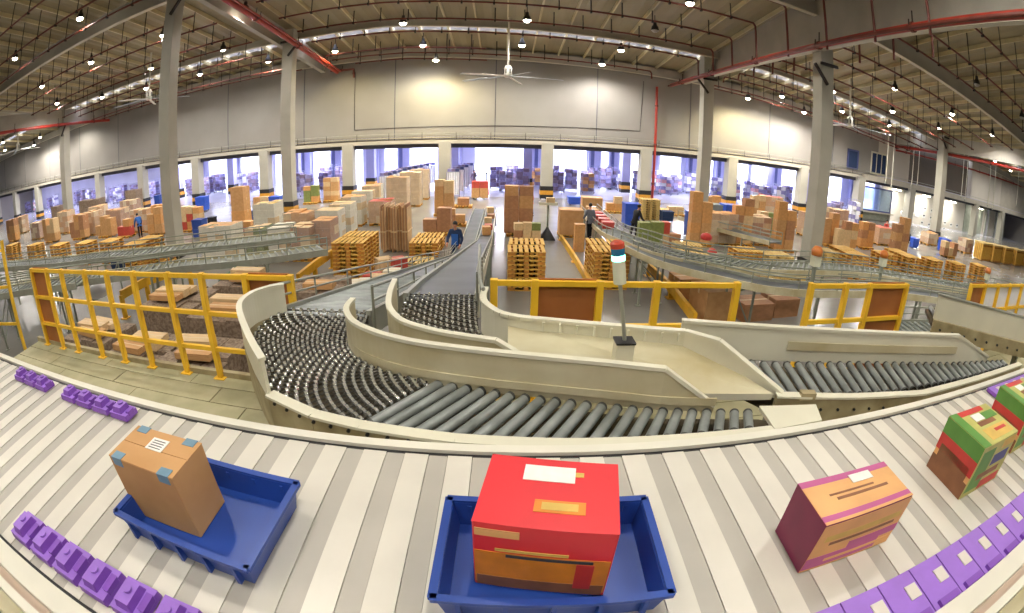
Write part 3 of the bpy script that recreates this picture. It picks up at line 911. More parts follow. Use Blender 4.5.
def beltrun(root, L, Rr, name='belt', m='belt', th=.05, lanes=None):
    q = MB()
    n = 24
    for i in range(n):
        a, b_, c, d = at_len(L, i / n), at_len(Rr, i / n), at_len(Rr, (i + 1) / n), at_len(L, (i + 1) / n)
        dz = Vector((0, 0, th))
        q.add([a, b_, c, d, a - dz, b_ - dz, c - dz, d - dz], [(0, 1, 2, 3), (4, 7, 6, 5), (0, 4, 5, 1), (1, 5, 6, 2), (2, 6, 7, 3), (3, 7, 4, 0)], M[m])
    return q.build(name, root)
def channel(root, pts, name, h=.14, t=.03, m='beige', dz=0.):
    q = MB()
    for i in range(len(pts) - 1):
        a, c = Vector(pts[i]), Vector(pts[i + 1])
        q.bar(a + Vector((0, 0, dz - h / 2)), c + Vector((0, 0, dz - h / 2)), t, h, M[m])
    return q.build(name, root)
def legs(root, L, Rr, ts, zfoot, m='steelgr', brace=True):
    for k in ts:
        a, c = at_len(L, k), at_len(Rr, k)
        q = MB()
        for p in (a, c):
            q.bar((p.x, p.y, zfoot), (p.x, p.y, p.z - .1), .06, .06, M[m])
            q.box((p.x, p.y, zfoot + .01), (.16, .16, .02), M[m])
        q.bar((a.x, a.y, a.z - .2), (c.x, c.y, c.z - .2), .05, .05, M[m])
        if brace and a.z - zfoot > .8: q.bar((a.x, a.y, zfoot + .25), (c.x, c.y, c.z - .35), .035, .035, M[m])
        q.build('leg_frame', root)

# conveyor A : the nearer, sweeping curve on the left, then rollers onto the sorter
A = thing('infeed_conveyor', 'infeed conveyor with the large left skate-wheel curve and nearer roller bed', 'conveyor', (0, 2.2, DZ), 0)
AO = smooth([(-1.74, 3.3, 0), (-1.8, 2.98, 0), (-1.75, 2.7, 0), (-1.5, 2.32, 0), (-1.24, 2.02, 0), (-.96, 1.88, 0), (-.68, 1.83, 0)])
AI = smooth([(-1.0, 3.3, 0), (-.97, 3.0, 0), (-.93, 2.72, 0), (-.76, 2.46, 0), (-.58, 2.37, 0), (-.45, 2.33, 0), (-.38, 2.3, 0)])
AOg = smooth([(-1.69, 3.21, 0), (-1.80, 3.14, 0), (-1.88, 2.97, 0), (-1.83, 2.72, 0), (-1.53, 2.31, 0), (-1.25, 1.985, 0)])
q = MB(); q.fence(AOg, GB, GT, .022, M['beigepale'], .045, M['beigepale']); q.build('outer_guard', A)
q = MB(); q.fence(AOg, GB - .3, GB, .03, M['dirt']); q.build('outer_frame', A)
AIg = smooth([(-1.02, 2.95, 0), (-1.01, 2.76, 0), (-.9, 2.56, 0), (-.74, 2.43, 0), (-.58, 2.35, 0), (-.4, 2.29, 0), (-.03, 2.21, 0), (.23, 2.16, 0), (.54, 2.09, 0), (.82, 2.01, 0)], 4) + [Vector((1.12, 1.955, 0))]
zt = [GT] * (len(AIg) - 1) + [RZ + .005]
q = MB(); q.fence(AIg, GB, zt, .024, M['beige'], .04, M['beigepale']); q.build('inner_guard', A)
q = MB(); q.fence([p + Vector((0, -.016, 0)) for p in AIg[8:]], GB + .04, GB + .085, .012, M['beige']); q.build('guard_rub_strip', A)
q = MB(); poly = [(p.x, p.y) for p in AO] + [(-.4, 1.72), (.3, 1.7), (1.3, 1.68), (1.75, 1.72), (1.42, 1.92), (1.1, 1.98), (.8, 2.02), (.22, 2.18)] + [(p.x, p.y) for p in AI[::-1]]
q.prism(poly, RZ - .14, RZ - .1, M['bed']); q.build('bed_plate', A)
fr = [(-1.25, 1.985, RZ), (-.93, 1.845, RZ), (-.66, 1.79, RZ), (-.2, 1.73, RZ), (.3, 1.7, RZ), (1.36, 1.67, RZ)]
ffr = channel(A, fr, 'front_frame', .3, .04, 'dirt', -.01)
q = MB()
for i in range(len(fr) - 1): q.bar(Vector(fr[i]) + Vector((0, 0, .0)), Vector(fr[i + 1]) + Vector((0, 0, .0)), .07, .016, M['beigepale'])
q.build('front_frame_cap', A)
for i in range(26):
    q = MB(); p = at_len(fr, (i + .5) / 26); q.cyl(p + Vector((.0, -.02, -.03)), p + Vector((.0, -.032, -.03)), .01, M['black'], 8); q.build('bolt', ffr)
wheels_grid(A, AO, AI, 11, 40, .021)
rollers(A, [(-.36, 2.31, 0), (-.11, 2.225, 0), (.096, 2.165, 0), (.341, 2.11, 0), (.79, 1.995, 0), (1.36, 1.9, 0)], [(-.68, 1.84, 0), (-.43, 1.765, 0), (-.19, 1.736, 0), (.1, 1.72, 0), (.62, 1.715, 0), (1.28, 1.71, 0)], 22)
q = MB(); q.prism([(1.4, 1.92), (1.78, 1.86), (1.72, 1.7), (1.38, 1.69)], RZ - .03, RZ - .008, M['beigepale']); q.build('transfer_plate', A)
# A runs on down the incline to floor level
AL = [(-1.76, 3.2, RZ - .03), (-1.78, 4.2, RZ - .26), (-1.72, 15.6, .92), (-1.66, 18, .75), (-1.68, 27, .72)]
AR = [(-1.0, 3.2, RZ - .03), (-1.0, 4.2, RZ - .26), (-1.06, 15.6, .92), (-1.1, 18, .75), (-1.08, 27, .72)]
beltrun(A, AL, AR)
for k in range(44):
    t_ = k / 44 * .16
    a, c = at_len(AL, t_), at_len(AR, t_)
    q = MB(); q.cyl(a + Vector((.03, 0, .01)), c + Vector((-.03, 0, .01)), .017, M['roller'], 8); q.build('roller', A)
channel(A, AL, 'left_channel', .2, .04, 'steel', .05); channel(A, AR, 'right_channel', .2, .04, 'steel', .05)
siderail(A, [Vector(p) + Vector((-.06, 0, .03)) for p in AL[:4]], .2, 1.0, .013); siderail(A, [Vector(p) + Vector((.05, 0, .03)) for p in AR[:4]], .22, .8, .013)
legs(A, AL, AR, (.12, .25, .4, .55, .75, .95), 0)
for x, y in ((-.9, 2.0), (.2, 1.8), (1.2, 1.75), (-.3, 2.25)):
    q = MB(); q.box((x, y + .06, (RZ - .15 + DZ) / 2), (.07, .07, RZ - .15 - DZ), M['steelgr']); q.build('leg', A)

# conveyor B : the farther curve in the middle with a cover plate
Bc = thing('infeed_conveyor', 'middle infeed conveyor with a smaller skate-wheel curve and beige cover plate', 'conveyor', (0, 2.6, DZ))
BL = smooth([(-.8, 3.75, 0), (-.77, 3.3, 0), (-.71, 2.86, 0), (-.6, 2.64, 0), (-.45, 2.53, 0), (-.29, 2.46, 0), (-.03, 2.38, 0)])
BR = smooth([(-.21, 3.75, 0), (-.19, 3.4, 0), (-.16, 3.04, 0), (-.11, 2.9, 0), (-.03, 2.78, 0), (.06, 2.70, 0), (.1, 2.68, 0)])
BLg = smooth([(-.82, 3.4, 0), (-.79, 3.1, 0), (-.73, 2.82, 0), (-.61, 2.61, 0), (-.45, 2.5, 0), (-.29, 2.43, 0), (-.03, 2.355, 0)], 4) + [Vector((.3, 2.27, 0))]
zt = [GT] * (len(BLg) - 1) + [RZ + .04]
q = MB(); q.fence(BLg, GB, zt, .024, M['beige'], .04, M['beigepale']); q.build('outer_guard', Bc)
BRg = smooth([(-.12, 3.25, 0), (-.13, 3.04, 0), (-.08, 2.87, 0), (.05, 2.72, 0), (.4, 2.63, 0), (1.1, 2.47, 0)], 4) + [Vector((1.27, 2.32, 0)), Vector((1.6, 1.995, 0))]
zt = [GT] * (len(BRg) - 1) + [RZ + .01]
q = MB(); q.fence(BRg, GB, zt, .024, M['beigepale'], .045, M['beigepale']); bg = q.build('inner_guard', Bc)
CP_ = [W(508, 322, 3.875), W(560, 327.5, 3.875), W(620, 333, 3.87), W(684, 340, 3.86), W(724, 364, 3.8), W(773, 393.5, 3.742), W(703, 393.5, 3.742), W(660, 370, 3.86), W(600, 364.5, 3.885), W(543, 358, 3.885), W(508, 350, 3.875)]
q = MB()
n_ = len(CP_)
cc = sum(CP_, Vector()) / n_
for i in range(n_):
    p_, r_ = CP_[i], CP_[(i + 1) % n_]
    q.add([cc, r_, p_], [(0, 2, 1)], M['beige'])
    q.add([(p_.x, p_.y, GB), (r_.x, r_.y, GB), r_, p_], [(0, 1, 2, 3)], M['beigepale'])
q.build('cover_plate', Bc)
for k in range(9):
    q = MB(); p = at_len([(.2, 2.665, 0), (1.1, 2.455, 0)], (k + .5) / 9); q.box((p.x, p.y - .02, RZ + .175), (.012, .012, .06), M['beigepale']); q.build('guard_stiffener', bg)
q = MB(); q.prism([(p.x, p.y) for p in BL] + [(p.x, p.y) for p in BR[::-1]], RZ - .14, RZ - .1, M['bed']); q.build('bed_plate', Bc)
wheels_grid(Bc, BL, BR, 7, 30, .02)
BLi = [(-.79, 3.6, RZ - .02), (-.84, 4.6, RZ - .22), (-.98, 17.6, .98), (-.98, 19.4, .8), (-.95, 27, .74)]
BRi = [(-.2, 3.6, RZ - .02), (-.24, 4.6, RZ - .22), (-.44, 17.6, .98), (-.46, 19.4, .8), (-.4, 27, .74)]
beltrun(Bc, BLi, BRi)
channel(Bc, BLi, 'left_channel', .2, .04, 'steel', .05); channel(Bc, BRi, 'right_channel', .2, .04, 'beigepale', .06)
siderail(Bc, [Vector(p) + Vector((.0, 0, .03)) for p in BRi[:4]], .2, .8, .013)
legs(Bc, BLi, BRi, (.12, .3, .5, .75, .95), 0)
q = MB()
for k in range(8):
    p = at_len(smooth([(-.18, 4.0, RZ), (-.16, 3.4, RZ), (-.13, 3.1, RZ)]), k / 8); q.cyl(p, p + Vector((0, 0, .24)), .012, M['steel'], 6)
q.tube([p + Vector((0, 0, .25)) for p in smooth([(-.22, 4.4, RZ), (-.17, 3.4, RZ), (-.13, 3.1, RZ)])], .015, M['steel'], 6)
q.build('curve_rail', Bc)

# conveyor C : straight rollers on the right
Cc = thing('roller_conveyor', 'long tapering roller bed on the right beside the sorter', 'conveyor', (2.8, 2.1, DZ))
cf = [(1.40, 2.545, 0), (1.734, 2.44, 0), (2.585, 2.30, 0), (3.62, 2.055, 0), (4.47, 1.89, 0)]
cn = [(1.47, 2.1, 0), (1.652, 1.99, 0), (2.419, 1.84, 0), (3.5, 1.775, 0), (4.43, 1.77, 0)]
rollers(Cc, cf, cn, 34, .025)
q = MB(); q.prism([(1.25, 2.55), (1.5, 2.6), (4.5, 1.95), (4.6, 1.7), (3.5, 1.7), (2.7, 1.71), (1.6, 1.97)], RZ - .14, RZ - .1, M['bed']); q.build('bed_plate', Cc)
cg = [(1.14, 2.64, 0), (1.9, 2.47, 0), (2.8, 2.27, 0), (3.62, 2.085, 0), (4.15, 1.96, 0)]
q = MB(); q.fence(cg[:2] + [(1.9, 2.47, 0)], GB, GT, .024, M['beigepale'], .045, M['beigepale']); q.build('guard_panel', Cc)
q = MB(); q.fence(cg[1:], GB, [GT, GT, GT, RZ + .03], .024, M['beigepale'], .045, M['beigepale']); q.build('guard_panel', Cc)
q = MB(); q.fence([Vector(p) + Vector((-.004, -.018, 0)) for p in cg[1:4]], GB + .09, GB + .15, .012, M['beige']); q.build('guard_rub_strip', Cc)
nr = [(1.55, 1.985, RZ + .01), (2.09, 1.85, RZ + .01), (2.74, 1.725, RZ + .01), (3.52, 1.715, RZ + .01), (4.6, 1.71, RZ + .01)]
nfr = channel(Cc, nr, 'near_frame', .34, .035, 'dirt')
q = MB()
for i in range(len(nr) - 1): q.bar(nr[i], nr[i + 1], .06, .014, M['beigepale'])
q.build('near_frame_cap', Cc)
q = MB(); q.box((1.75, 1.93, RZ + .015), (.1, .05, .05), M['dirt'], rz=-.25); q.build('latch_box', Cc)
for i in range(24):
    q = MB(); p = at_len(nr, (i + .5) / 24); q.cyl(p + Vector((0, -.018, -.08)), p + Vector((0, -.03, -.08)), .009, M['black'], 8); q.build('bolt', nfr)
for x, y in ((1.8, 2.3), (2.8, 1.9), (4.2, 1.8)):
    q = MB(); q.box((x, y, (RZ - .15 + DZ) / 2), (.07, .07, RZ - .15 - DZ), M['steelgr']); q.build('leg', Cc)

# conveyor D : next infeed at the right edge
Dc = thing('infeed_conveyor', 'infeed conveyor with tall beige guard at the right picture edge', 'conveyor', (5.3, 2.4, DZ))
dg = smooth([(4.4, 2.98, 0), (4.75, 2.68, 0), (5.15, 2.36, 0), (5.6, 2.06, 0), (6.4, 1.75, 0), (7.4, 1.6, 0)], 4)
q = MB(); q.fence(dg, GB + .02, GT + .04, .03, M['beigepale'], .05, M['steel']); q.build('guard_panel', Dc)
q = MB(); q.fence([p + Vector((-.02, -.03, 0)) for p in dg], GB - .14, GB + .02, .05, M['dirt']); dfr = q.build('frame', Dc)
for i in range(20):
    q = MB(); p = at_len(dg, (i + .5) / 20); q.cyl((p.x - .045, p.y - .075, GB - .06), (p.x - .05, p.y - .09, GB - .06), .014, M['black'], 8); q.build('bolt', dfr)
dn = [p + Vector((.35, .4, 0)) for p in dg]
q = MB(); q.prism([(p.x, p.y) for p in dg] + [(p.x, p.y) for p in dn[::-1]], RZ - .1, RZ - .06, M['bed']); q.build('bed_plate', Dc)
rollers(Dc, [p + Vector((.03, .03, 0)) for p in dg], dn, 26)
for x, y in ((4.6, 2.95), (5.6, 2.2), (6.6, 1.9)):
    q = MB(); q.box((x, y, (RZ - .15 + DZ) / 2), (.07, .07, RZ - .15 - DZ), M['steelgr']); q.build('leg', Dc)

# signal tower on the cover plate
p = W(622, 360, 3.868)
t = thing('signal_tower', 'signal tower with lit green lamp on a grey pole above the cover plate', 'signal light', p)
q = MB(); q.box(p + Vector((0, 0, .02)), (.1, .09, .18), M['beigepale']); q.box(p + Vector((0, 0, .115)), (.11, .1, .012), M['black']); q.build('base_box', t, bevel=.004)
d0 = ray(622, 362); dep = math.hypot(p.x, p.y)
def hz(px, py):
    d = ray(px, py); return CAMZ + d.z / math.hypot(d.x, d.y) * dep
TP = [WY(*v, p.y) for v in ((620, 283), (618.6, 260), (618.2, 254.5), (617.6, 247.6), (617, 240.5))]
ax = (TP[4] - TP[0]).normalized()
q = MB(); q.cyl(p + Vector((0, 0, .12)), TP[0], .011, M['steel'], 10); q.build('pole', t)
q = MB(); q.cyl(TP[0], TP[1], .034, M['beaconbody'], 16); q.build('tower_body', t)
q = MB(); q.cyl(TP[1], TP[2], .036, M['beacongreen'], 16); q.build('green_lens', t, label='lit green lens')
q = MB(); q.cyl(TP[2], TP[3], .036, M['beaconblue'], 16); q.build('blue_lens', t, label='blue lens')
q = MB(); q.cyl(TP[3], TP[4] - ax * .012, .037, M['beaconred'], 16); q.cyl(TP[4] - ax * .012, TP[4], .037, M['beaconred'], 16, .022); q.build('red_lens', t, label='red top lens')

# ---------------------------------------------------------------- yellow guard fences along the deck edge
FY = 3.62
FT, F1, F2 = CAMZ - 1.17, CAMZ - 1.545, CAMZ - 1.925
def gfence(label, xs, panels=(), mids=True, white=(), foot=DZ):
    t = thing('guard_fence', label, 'fence', (xs[0], FY, foot))
    for x in xs:
        q = MB(); q.box((x, FY, (foot + FT + .03) / 2), (.06, .06, FT + .03 - foot), M['yel']); q.box((x, FY, foot + .006), (.14, .12, .012), M['yel']); q.build('post', t, bevel=.006)
    for z in (FT, F1, F2) if mids else (FT,):
        q = MB(); q.bar((xs[0], FY, z), (xs[-1], FY, z), .04, .045, M['yel']); q.build('rail', t, bevel=.005)
    for k, i in enumerate(panels):
        q = MB(); q.box(((xs[i] + xs[i + 1]) / 2, FY + .03, (foot + .05 + FT) / 2 + .02), (xs[i + 1] - xs[i] - .05, .02, FT - foot - .02), M['plywood']); q.build('plywood_panel', t, label='brown plywood infill panel')
    for i in white:
        q = MB(); q.box(((xs[i] + xs[i + 1]) / 2, FY + .03, (foot + .05 + FT) / 2), (xs[i + 1] - xs[i] - .05, .02, FT - foot - .05), M['whitegoods']); q.build('white_panel', t, label='white infill panel')
    return t
X = lambda px, py, z=FT: WY(px, py, FY).x
gfence('long yellow guard fence on deck edge at left, brown panel at far end', [X(31.3, 270), X(46, 270), X(60.6, 270), X(83.6, 270.6), X(105.7, 271.4), X(132.4, 272.7), X(167, 274.8), X(201, 276.6), X(245, 278), X(290, 278)], (0, 8))
gfence('yellow guard fence with brown panel behind the signal tower', [X(494, 284), X(535, 285), X(600, 286), X(657, 287), X(737, 287)], (1,))
gfence('short yellow guard fence with brown panel behind the right roller bed', [X(811, 289), X(846, 289), X(870, 289), X(906, 289)], (2,))
gfence('yellow guard fence with white panels at far right of the deck', [X(971, 288), X(985, 288), X(998, 289), X(1010, 289), X(1021, 290), X(1032, 290)], (0,), white=(1, 2, 3, 4))
# yellow frame at the far left edge
t = thing('guard_fence', 'yellow guard frame at the far left edge beside grey legs', 'fence', (-11, 5, 0))
p0, p1, p2 = W(-6, 345, 1.2), W(22, 338, 1.2), W(8, 340, 1.2)
for p in (p0, p1):
    q = MB(); q.box((p.x, p.y, 1.9), (.09, .09, 3.8), M['yel']); q.build('post', t)
for z in (3.55, 2.6, 1.6):
    q = MB(); q.bar((p0.x - 2, p0.y, z), (p1.x, p1.y, z), .06, .07, M['yel']); q.build('rail', t)
# ---------------------------------------------------------------- conveyor lines on the warehouse floor
_TEN = ['', '', 'twenty', 'thirty', 'forty', 'fifty', 'sixty']
def ordw(i):
    if i < 20: return NTH[i]
    n = i + 1
    if n % 10 == 0: return _TEN[n // 10][:-1] + 'ieth'
    return _TEN[n // 10] + '-' + NTH[n % 10 - 1]
def lane(label, pts, wdt, legstep=3.2, rails=True, roll=True, group='floor conveyor lanes'):
    c = smooth(pts, 5)
    t = thing('floor_conveyor', label, 'conveyor', (c[0].x, c[0].y, 0), 0, group)
    n = len(c)
    Lp, Rp = [], []
    for i in range(n):
        d = (c[min(n - 1, i + 1)] - c[max(0, i - 1)]); d.z = 0; d.normalize()
        nrm = Vector((-d.y, d.x, 0)) * wdt / 2
        Lp.append(c[i] + nrm); Rp.append(c[i] - nrm)
    beltrun(t, Lp, Rp, 'bed', 'belt' if not roll else 'steelgr', .04)
    if roll:
        q = MB()
        tot = sum((c[i + 1] - c[i]).length for i in range(n - 1))
        k = int(tot / .24)
        for i in range(k):
            a, b_ = at_len(Lp, (i + .5) / k), at_len(Rp, (i + .5) / k)
            q.cyl(a + Vector((0, 0, .025)), b_ + Vector((0, 0, .025)), .035, M['roller'], 6)
        o = q.build('roller_bed', t); o['kind'] = 'stuff'
    channel(t, Lp, 'side_channel', .2, .05, 'steel', .08)
    channel(t, Rp, 'side_channel', .2, .05, 'beige', .08)
    if rails:
        siderail(t, [p + Vector((0, 0, .08)) for p in Lp], .36, 1.3, .022, True, 'steelgr')
        siderail(t, [p + Vector((0, 0, .08)) for p in Rp], .3, 1.3, .022, False, 'steelgr')
    tot = sum((c[i + 1] - c[i]).length for i in range(n - 1))
    legs(t, Lp, Rp, [(i + .5) / int(tot / legstep) for i in range(int(tot / legstep))], 0)
    return t
lane('grey conveyor lane curving from the right aisle, farther of the right pair', [(4.9, 27, .75), (4.85, 21, .8), (4.75, 16.5, 1.35), (5.3, 13.6, 1.6), (7.4, 12.3, 1.65), (11.7, 12.2, 1.65), (16, 10.6, 1.65), (22, 8.8, 1.65)], 1.0)
lane('grey conveyor lane curving from the right aisle, nearer of the right pair', [(4.3, 15.2, 1.5), (4.8, 12.9, 1.6), (6.0, 11.4, 1.63), (7.6, 10.4, 1.63), (11.5, 10.1, 1.63), (15, 9.0, 1.63), (21, 7.0, 1.63)], .8, roll=False)
lane('straight steel conveyor lane behind the right yellow fence', [(9.2, 7.6, 1.5), (12, 7.1, 1.5), (18, 5.2, 1.5)], .8)
lane('inclined conveyor lane rising behind the red and brown cartons at right', [(10.5, 26, .8), (11.5, 22.0, .9), (12.4, 18.6, 1.1)], .9, roll=False)
lane('grey conveyor lane on the left floor, nearer of the left pair', [(-5.7, 13.9, 1.55), (-7.6, 12.5, 1.6), (-10, 11.5, 1.63), (-12.6, 10.2, 1.63), (-20, 7.6, 1.63)], .9)
lane('grey conveyor lane on the left floor, farther of the left pair', [(-7.6, 15.8, 1.55), (-12, 13.4, 1.63), (-15.4, 12.6, 1.63), (-18, 11.8, 1.63), (-26, 10.6, 1.63)], 1.2)
lane('short conveyor lane at the far left edge above grey legs', [(-12.6, 9.2, 1.8), (-15.5, 8.0, 1.8), (-20, 5.4, 1.8)], 1.0, 2.2)
# orange-topped signal posts by the right lanes
for px, pt, pb, lb in ((809, 247, 297, 'grey signal post with orange cap before the tall right column'), (879, 251, 282, 'grey signal post with orange cap behind the short right fence'), (985, 268, 286, 'grey post with orange cap at the far right lanes')):
    a = W(px, pb, 1.75); r0 = math.hypot(a.x, a.y); d = ray(px, pt); zt_ = CAMZ + d.z / math.hypot(d.x, d.y) * r0
    t = thing('signal_post', lb, 'signal light', (a.x, a.y, 0))
    q = MB(); q.cyl((a.x, a.y, 0), (a.x, a.y, zt_ - .18), .06, M['steelgr'], 8); q.box((a.x, a.y, .02), (.3, .3, .04), M['steelgr']); q.build('post', t)
    q = MB(); q.box((a.x, a.y, zt_ - .3), (.22, .2, .26), M['beaconbody']); q.build('control_box', t)
    q = MB(); q.lathe([(.0, zt_ - .17), (.15, zt_ - .16), (.16, zt_ - .03), (.09, zt_ + .06), (.0, zt_ + .07)], M['orangecap'], 12, Matrix.Translation((a.x, a.y, 0))); q.build('orange_cap', t)

# ---------------------------------------------------------------- pallets
def pallet_mesh(m):
    b = MB()
    for k in range(7): b.box((-.55 + k * 1.1 / 6, 0, .133), (.115, 1.0, .022), M[m])
    for y in (-.43, 0, .43):
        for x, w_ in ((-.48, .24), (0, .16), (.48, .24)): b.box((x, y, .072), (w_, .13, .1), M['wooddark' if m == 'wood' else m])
        b.box((0, y, .011), (1.2, .1, .022), M[m])
    b.box((0, 0, .072), (1.1, .06, .096), M['gapshade'])  # added core boards, coloured dark to stand in for shade in the gaps
    b.box((0, 0, .072), (.05, .8, .096), M['gapshade'])
    return b
protos = {}
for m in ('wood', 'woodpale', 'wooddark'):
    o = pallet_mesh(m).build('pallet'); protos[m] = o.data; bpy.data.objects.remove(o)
def one_pallet(p, rz, m, label, group):
    o = bpy.data.objects.new('pallet', protos[m]); COL.objects.link(o)
    o.location = p; o.rotation_euler = (0, 0, rz)
    return tag(o, label, 'pallet', group)
PH = .147
def stack(p, n, where, m='wood', rz=0., front=True):
    """n empty pallets; p is the middle of the top front edge"""
    fwd_ = Vector((-math.sin(rz), math.cos(rz), 0))
    c = Vector((p[0], p[1], 0)) + (fwd_ * .5 if front else Vector())
    for k in range(n):
        lab = ('%s pallet, %s, stack %s' % ('pale' if m == 'woodpale' else 'yellow' if m == 'wood' else 'brown', nth_top(n - 1 - k), where)) if n > 1 else 'single %s pallet %s' % ('pale' if m == 'woodpale' else 'yellow', where)
        one_pallet((c.x + R.uniform(-.02, .02), c.y + R.uniform(-.02, .02), k * PH + .002), rz + R.uniform(-.02, .02), m, lab, 'stack of empty pallets ' + where)
    return c
def stk(px, py, n, where, m='wood', rz=0., deep=None):
    c = stack(W(px, py, n * PH), n, where, m, rz)
    if deep: stack((c.x + R.uniform(-.05, .05), c.y + 1.08, 0), n, deep, m, rz, front=False)
stk(347, 243, 9, 'before the wrapped loads left of centre', deep='behind the tall left-of-centre stack')
stk(423, 243, 4, 'left of the navy worker', deep='behind the low stack left of the navy worker')
stk(416, 263, 1, 'on the floor before the low stack near the navy worker', 'woodpale')
stk(527, 252, 9, 'behind the fence, left of its brown panel', deep='second back, left of the centre aisle')
stk(613, 252, 9, 'just behind the signal tower', deep='second back behind the signal tower')
stk(691, 246, 4, 'beside the green-topped cartons at right', 'woodpale')
stk(697, 255, 4, 'under the small red bag at right', 'woodpale')
stk(752, 252, 8, 'left of the tall right column')
stk(783, 257, 8, 'just left of the tall right column', 'woodpale')
stk(797, 268, 5, 'at the tall right column foot', 'woodpale')
stk(838, 253, 7, 'just right of the tall right column', 'woodpale')
stk(862, 256, 8, 'second right of the tall right column', deep='behind the second right of tall column')
stk(890, 255, 8, 'third right of the tall right column')
stk(915, 258, 8, 'fourth right of the tall right column', deep='behind the fourth right of tall column')
stk(938, 261, 8, 'in front of the blue bin at far right')
stk(962, 265, 8, 'second from the wooden crates')
stk(984, 267, 7, 'in front of the wooden crates')
stk(8, 246, 8, 'at the very left edge')
stk(30, 246, 8, 'second from the left edge')
stk(54, 246, 8, 'third from the left edge')
stk(80, 244, 8, 'before the slim left column')
stk(105, 242, 8, 'right of the slim left column')
stk(130, 245, 8, 'before the bending blue-shirted worker', deep='behind the one before the blue-shirted worker')
stk(152, 251, 8, 'left of the tall left column')
stk(147, 268, 3, 'beneath the left conveyor lanes')
stk(652, 200, 9, 'standing alone near the dock at right', 'woodpale')
stk(665, 210, 2, 'beside the lone stack near the dock', 'woodpale')

# ---------------------------------------------------------------- cartons
CN = {'kraft': 'brown', 'kraft2': 'reddish-brown', 'kraft3': 'pale', 'kraft4': 'orange-brown', 'cream': 'cream', 'greencard': 'green', 'redcard': 'red'}
cmesh = {}
for m in CN:
    b = MB()
    b.box((0, 0, .5), (1, 1, 1), M[m]); b.box((0, 0, 1.0), (1.002, .09, .006), M['tape']); 
    for s_ in (-1, 1): b.box((s_ * .5, 0, .9), (.006, .09, .2), M['tape'])
    o = b.build('carton'); cmesh[m] = o.data; bpy.data.objects.remove(o)
ncart = [0]
def carton(p, d, rz, m, label, group=None):
    o = bpy.data.objects.new('carton', cmesh[m]); COL.objects.link(o)
    o.location = p; o.rotation_euler = (0, 0, rz); o.scale = d
    ncart[0] += 1
    return tag(o, label, 'carton', group)
def load(px, py, nx, ny, nz, d, where, cols=('kraft', 'kraft2', 'kraft4'), pal=True, rz=0., base=None, top=None, jit=.03):
    p = base or W(px, py, 0.)
    rz += R.uniform(-.05, .05)
    A = Matrix.Translation((p.x, p.y + ny * d[1] / 2, 0)) @ Matrix.Rotation(rz, 4, 'Z')
    z0 = p.z
    if pal:
        one_pallet(A.translation + Vector((0, 0, .002 + p.z)), rz, 'wood', 'yellow pallet under the cartons, ' + where, None)
        z0 += PH + .002
    side = 1 if p.x < 0 else -1
    for k in range(nz):
        for j in range(ny):
            for i in range(nx):
                if k == nz - 1 and nz > 1 and R.random() < .22: continue
                if j > 0 and k < nz - 1 and (i < nx - 1 if side > 0 else i > 0): continue
                x = (i - (nx - 1) / 2) * d[0]; y = (j - (ny - 1) / 2) * d[1]
                s_ = (d[0] * R.uniform(.9, .985), d[1] * R.uniform(.9, .985), d[2] * (.998 if k < nz - 1 else R.uniform(.7, .99)))
                q = A @ Vector((x, y, 0)); q.z = z0 + k * d[2]
                m = cols[R.randrange(len(cols))] if not (top and k == nz - 1) else top
                tier = 'only' if nz == 1 else 'top' if k == nz - 1 else 'bottom' if k == 0 else 'middle' if nz == 3 else NTH[k]
                pos = nth_left(i) if nx > 1 else ''
                dp = '' if ny == 1 else ('front row' if j == 0 else 'back row' if ny == 2 or j == ny - 1 else 'middle row')
                lab = '%s carton, %s' % (CN[m], ', '.join([w_ for w_ in (tier + ' tier', dp, pos) if w_])) + ', ' + where
                carton(q, s_, rz + R.uniform(-jit, jit), m, lab, 'cartons ' + where)
K1 = ('kraft', 'kraft2', 'kraft4'); K2 = ('kraft3', 'kraft', 'kraft3'); K3 = ('kraft4', 'kraft3', 'redcard')
load(12, 242, 3, 1, 3, (.8, .7, .68), 'far left edge', K1)
load(50, 243, 3, 1, 3, (.75, .7, .62), 'right of the left blue bin', K2)
load(78, 240, 3, 1, 3, (.72, .7, .6), 'at slim column foot', K1)
load(104, 238, 3, 1, 2, (.75, .7, .7), 'right of slim column', K1)
load(124, 238, 2, 1, 2, (.7, .6, .6), 'by the blue-shirted worker', K3)
load(155, 236, 2, 2, 3, (.7, .6, .62), 'left of tall left column', ('kraft4', 'kraft'))
load(191, 232, 3, 1, 3, (.6, .6, .5), 'right of tall left column', ('kraft3', 'redcard', 'kraft4'))
load(239, 226, 1, 1, 3, (1.1, .9, .8), 'tall single pile left of centre', ('kraft4', 'kraft'))
load(241, 236, 2, 1, 2, (.75, .6, .34), 'orange low load', ('kraft4', 'redcard'))
load(264, 214, 3, 1, 2, (.6, .5, .55), 'beside banded wall column', ('kraft', 'kraft3'))
load(331, 202, 2, 1, 5, (.65, .5, .36), 'tall load near dock', ('kraft3', 'kraft'))
load(311, 204, 2, 1, 3, (.65, .5, .45), 'dock side of wrapped row', ('greencard', 'kraft4'))
load(437, 235, 2, 1, 2, (.72, .6, .62), 'behind low pallets', ('kraft2', 'kraft'))
load(444, 216, 2, 1, 5, (.6, .5, .42), 'at centre wall column', ('kraft3', 'kraft4', 'kraft'))
load(455, 226, 2, 1, 2, (.55, .5, .45), 'behind navy worker', ('kraft', 'kraft2'))
load(466, 258, 1, 3, 3, (.6, .5, .28), 'beside the centre conveyor', ('kraft3', 'redcard', 'kraft4'), pal=False)
load(463, 208, 1, 1, 2, (.8, .7, .5), 'foot of centre dock column', ('kraft2',))
load(518, 236, 2, 1, 4, (.72, .6, .62), 'left of banded centre column', ('kraft', 'kraft2'))
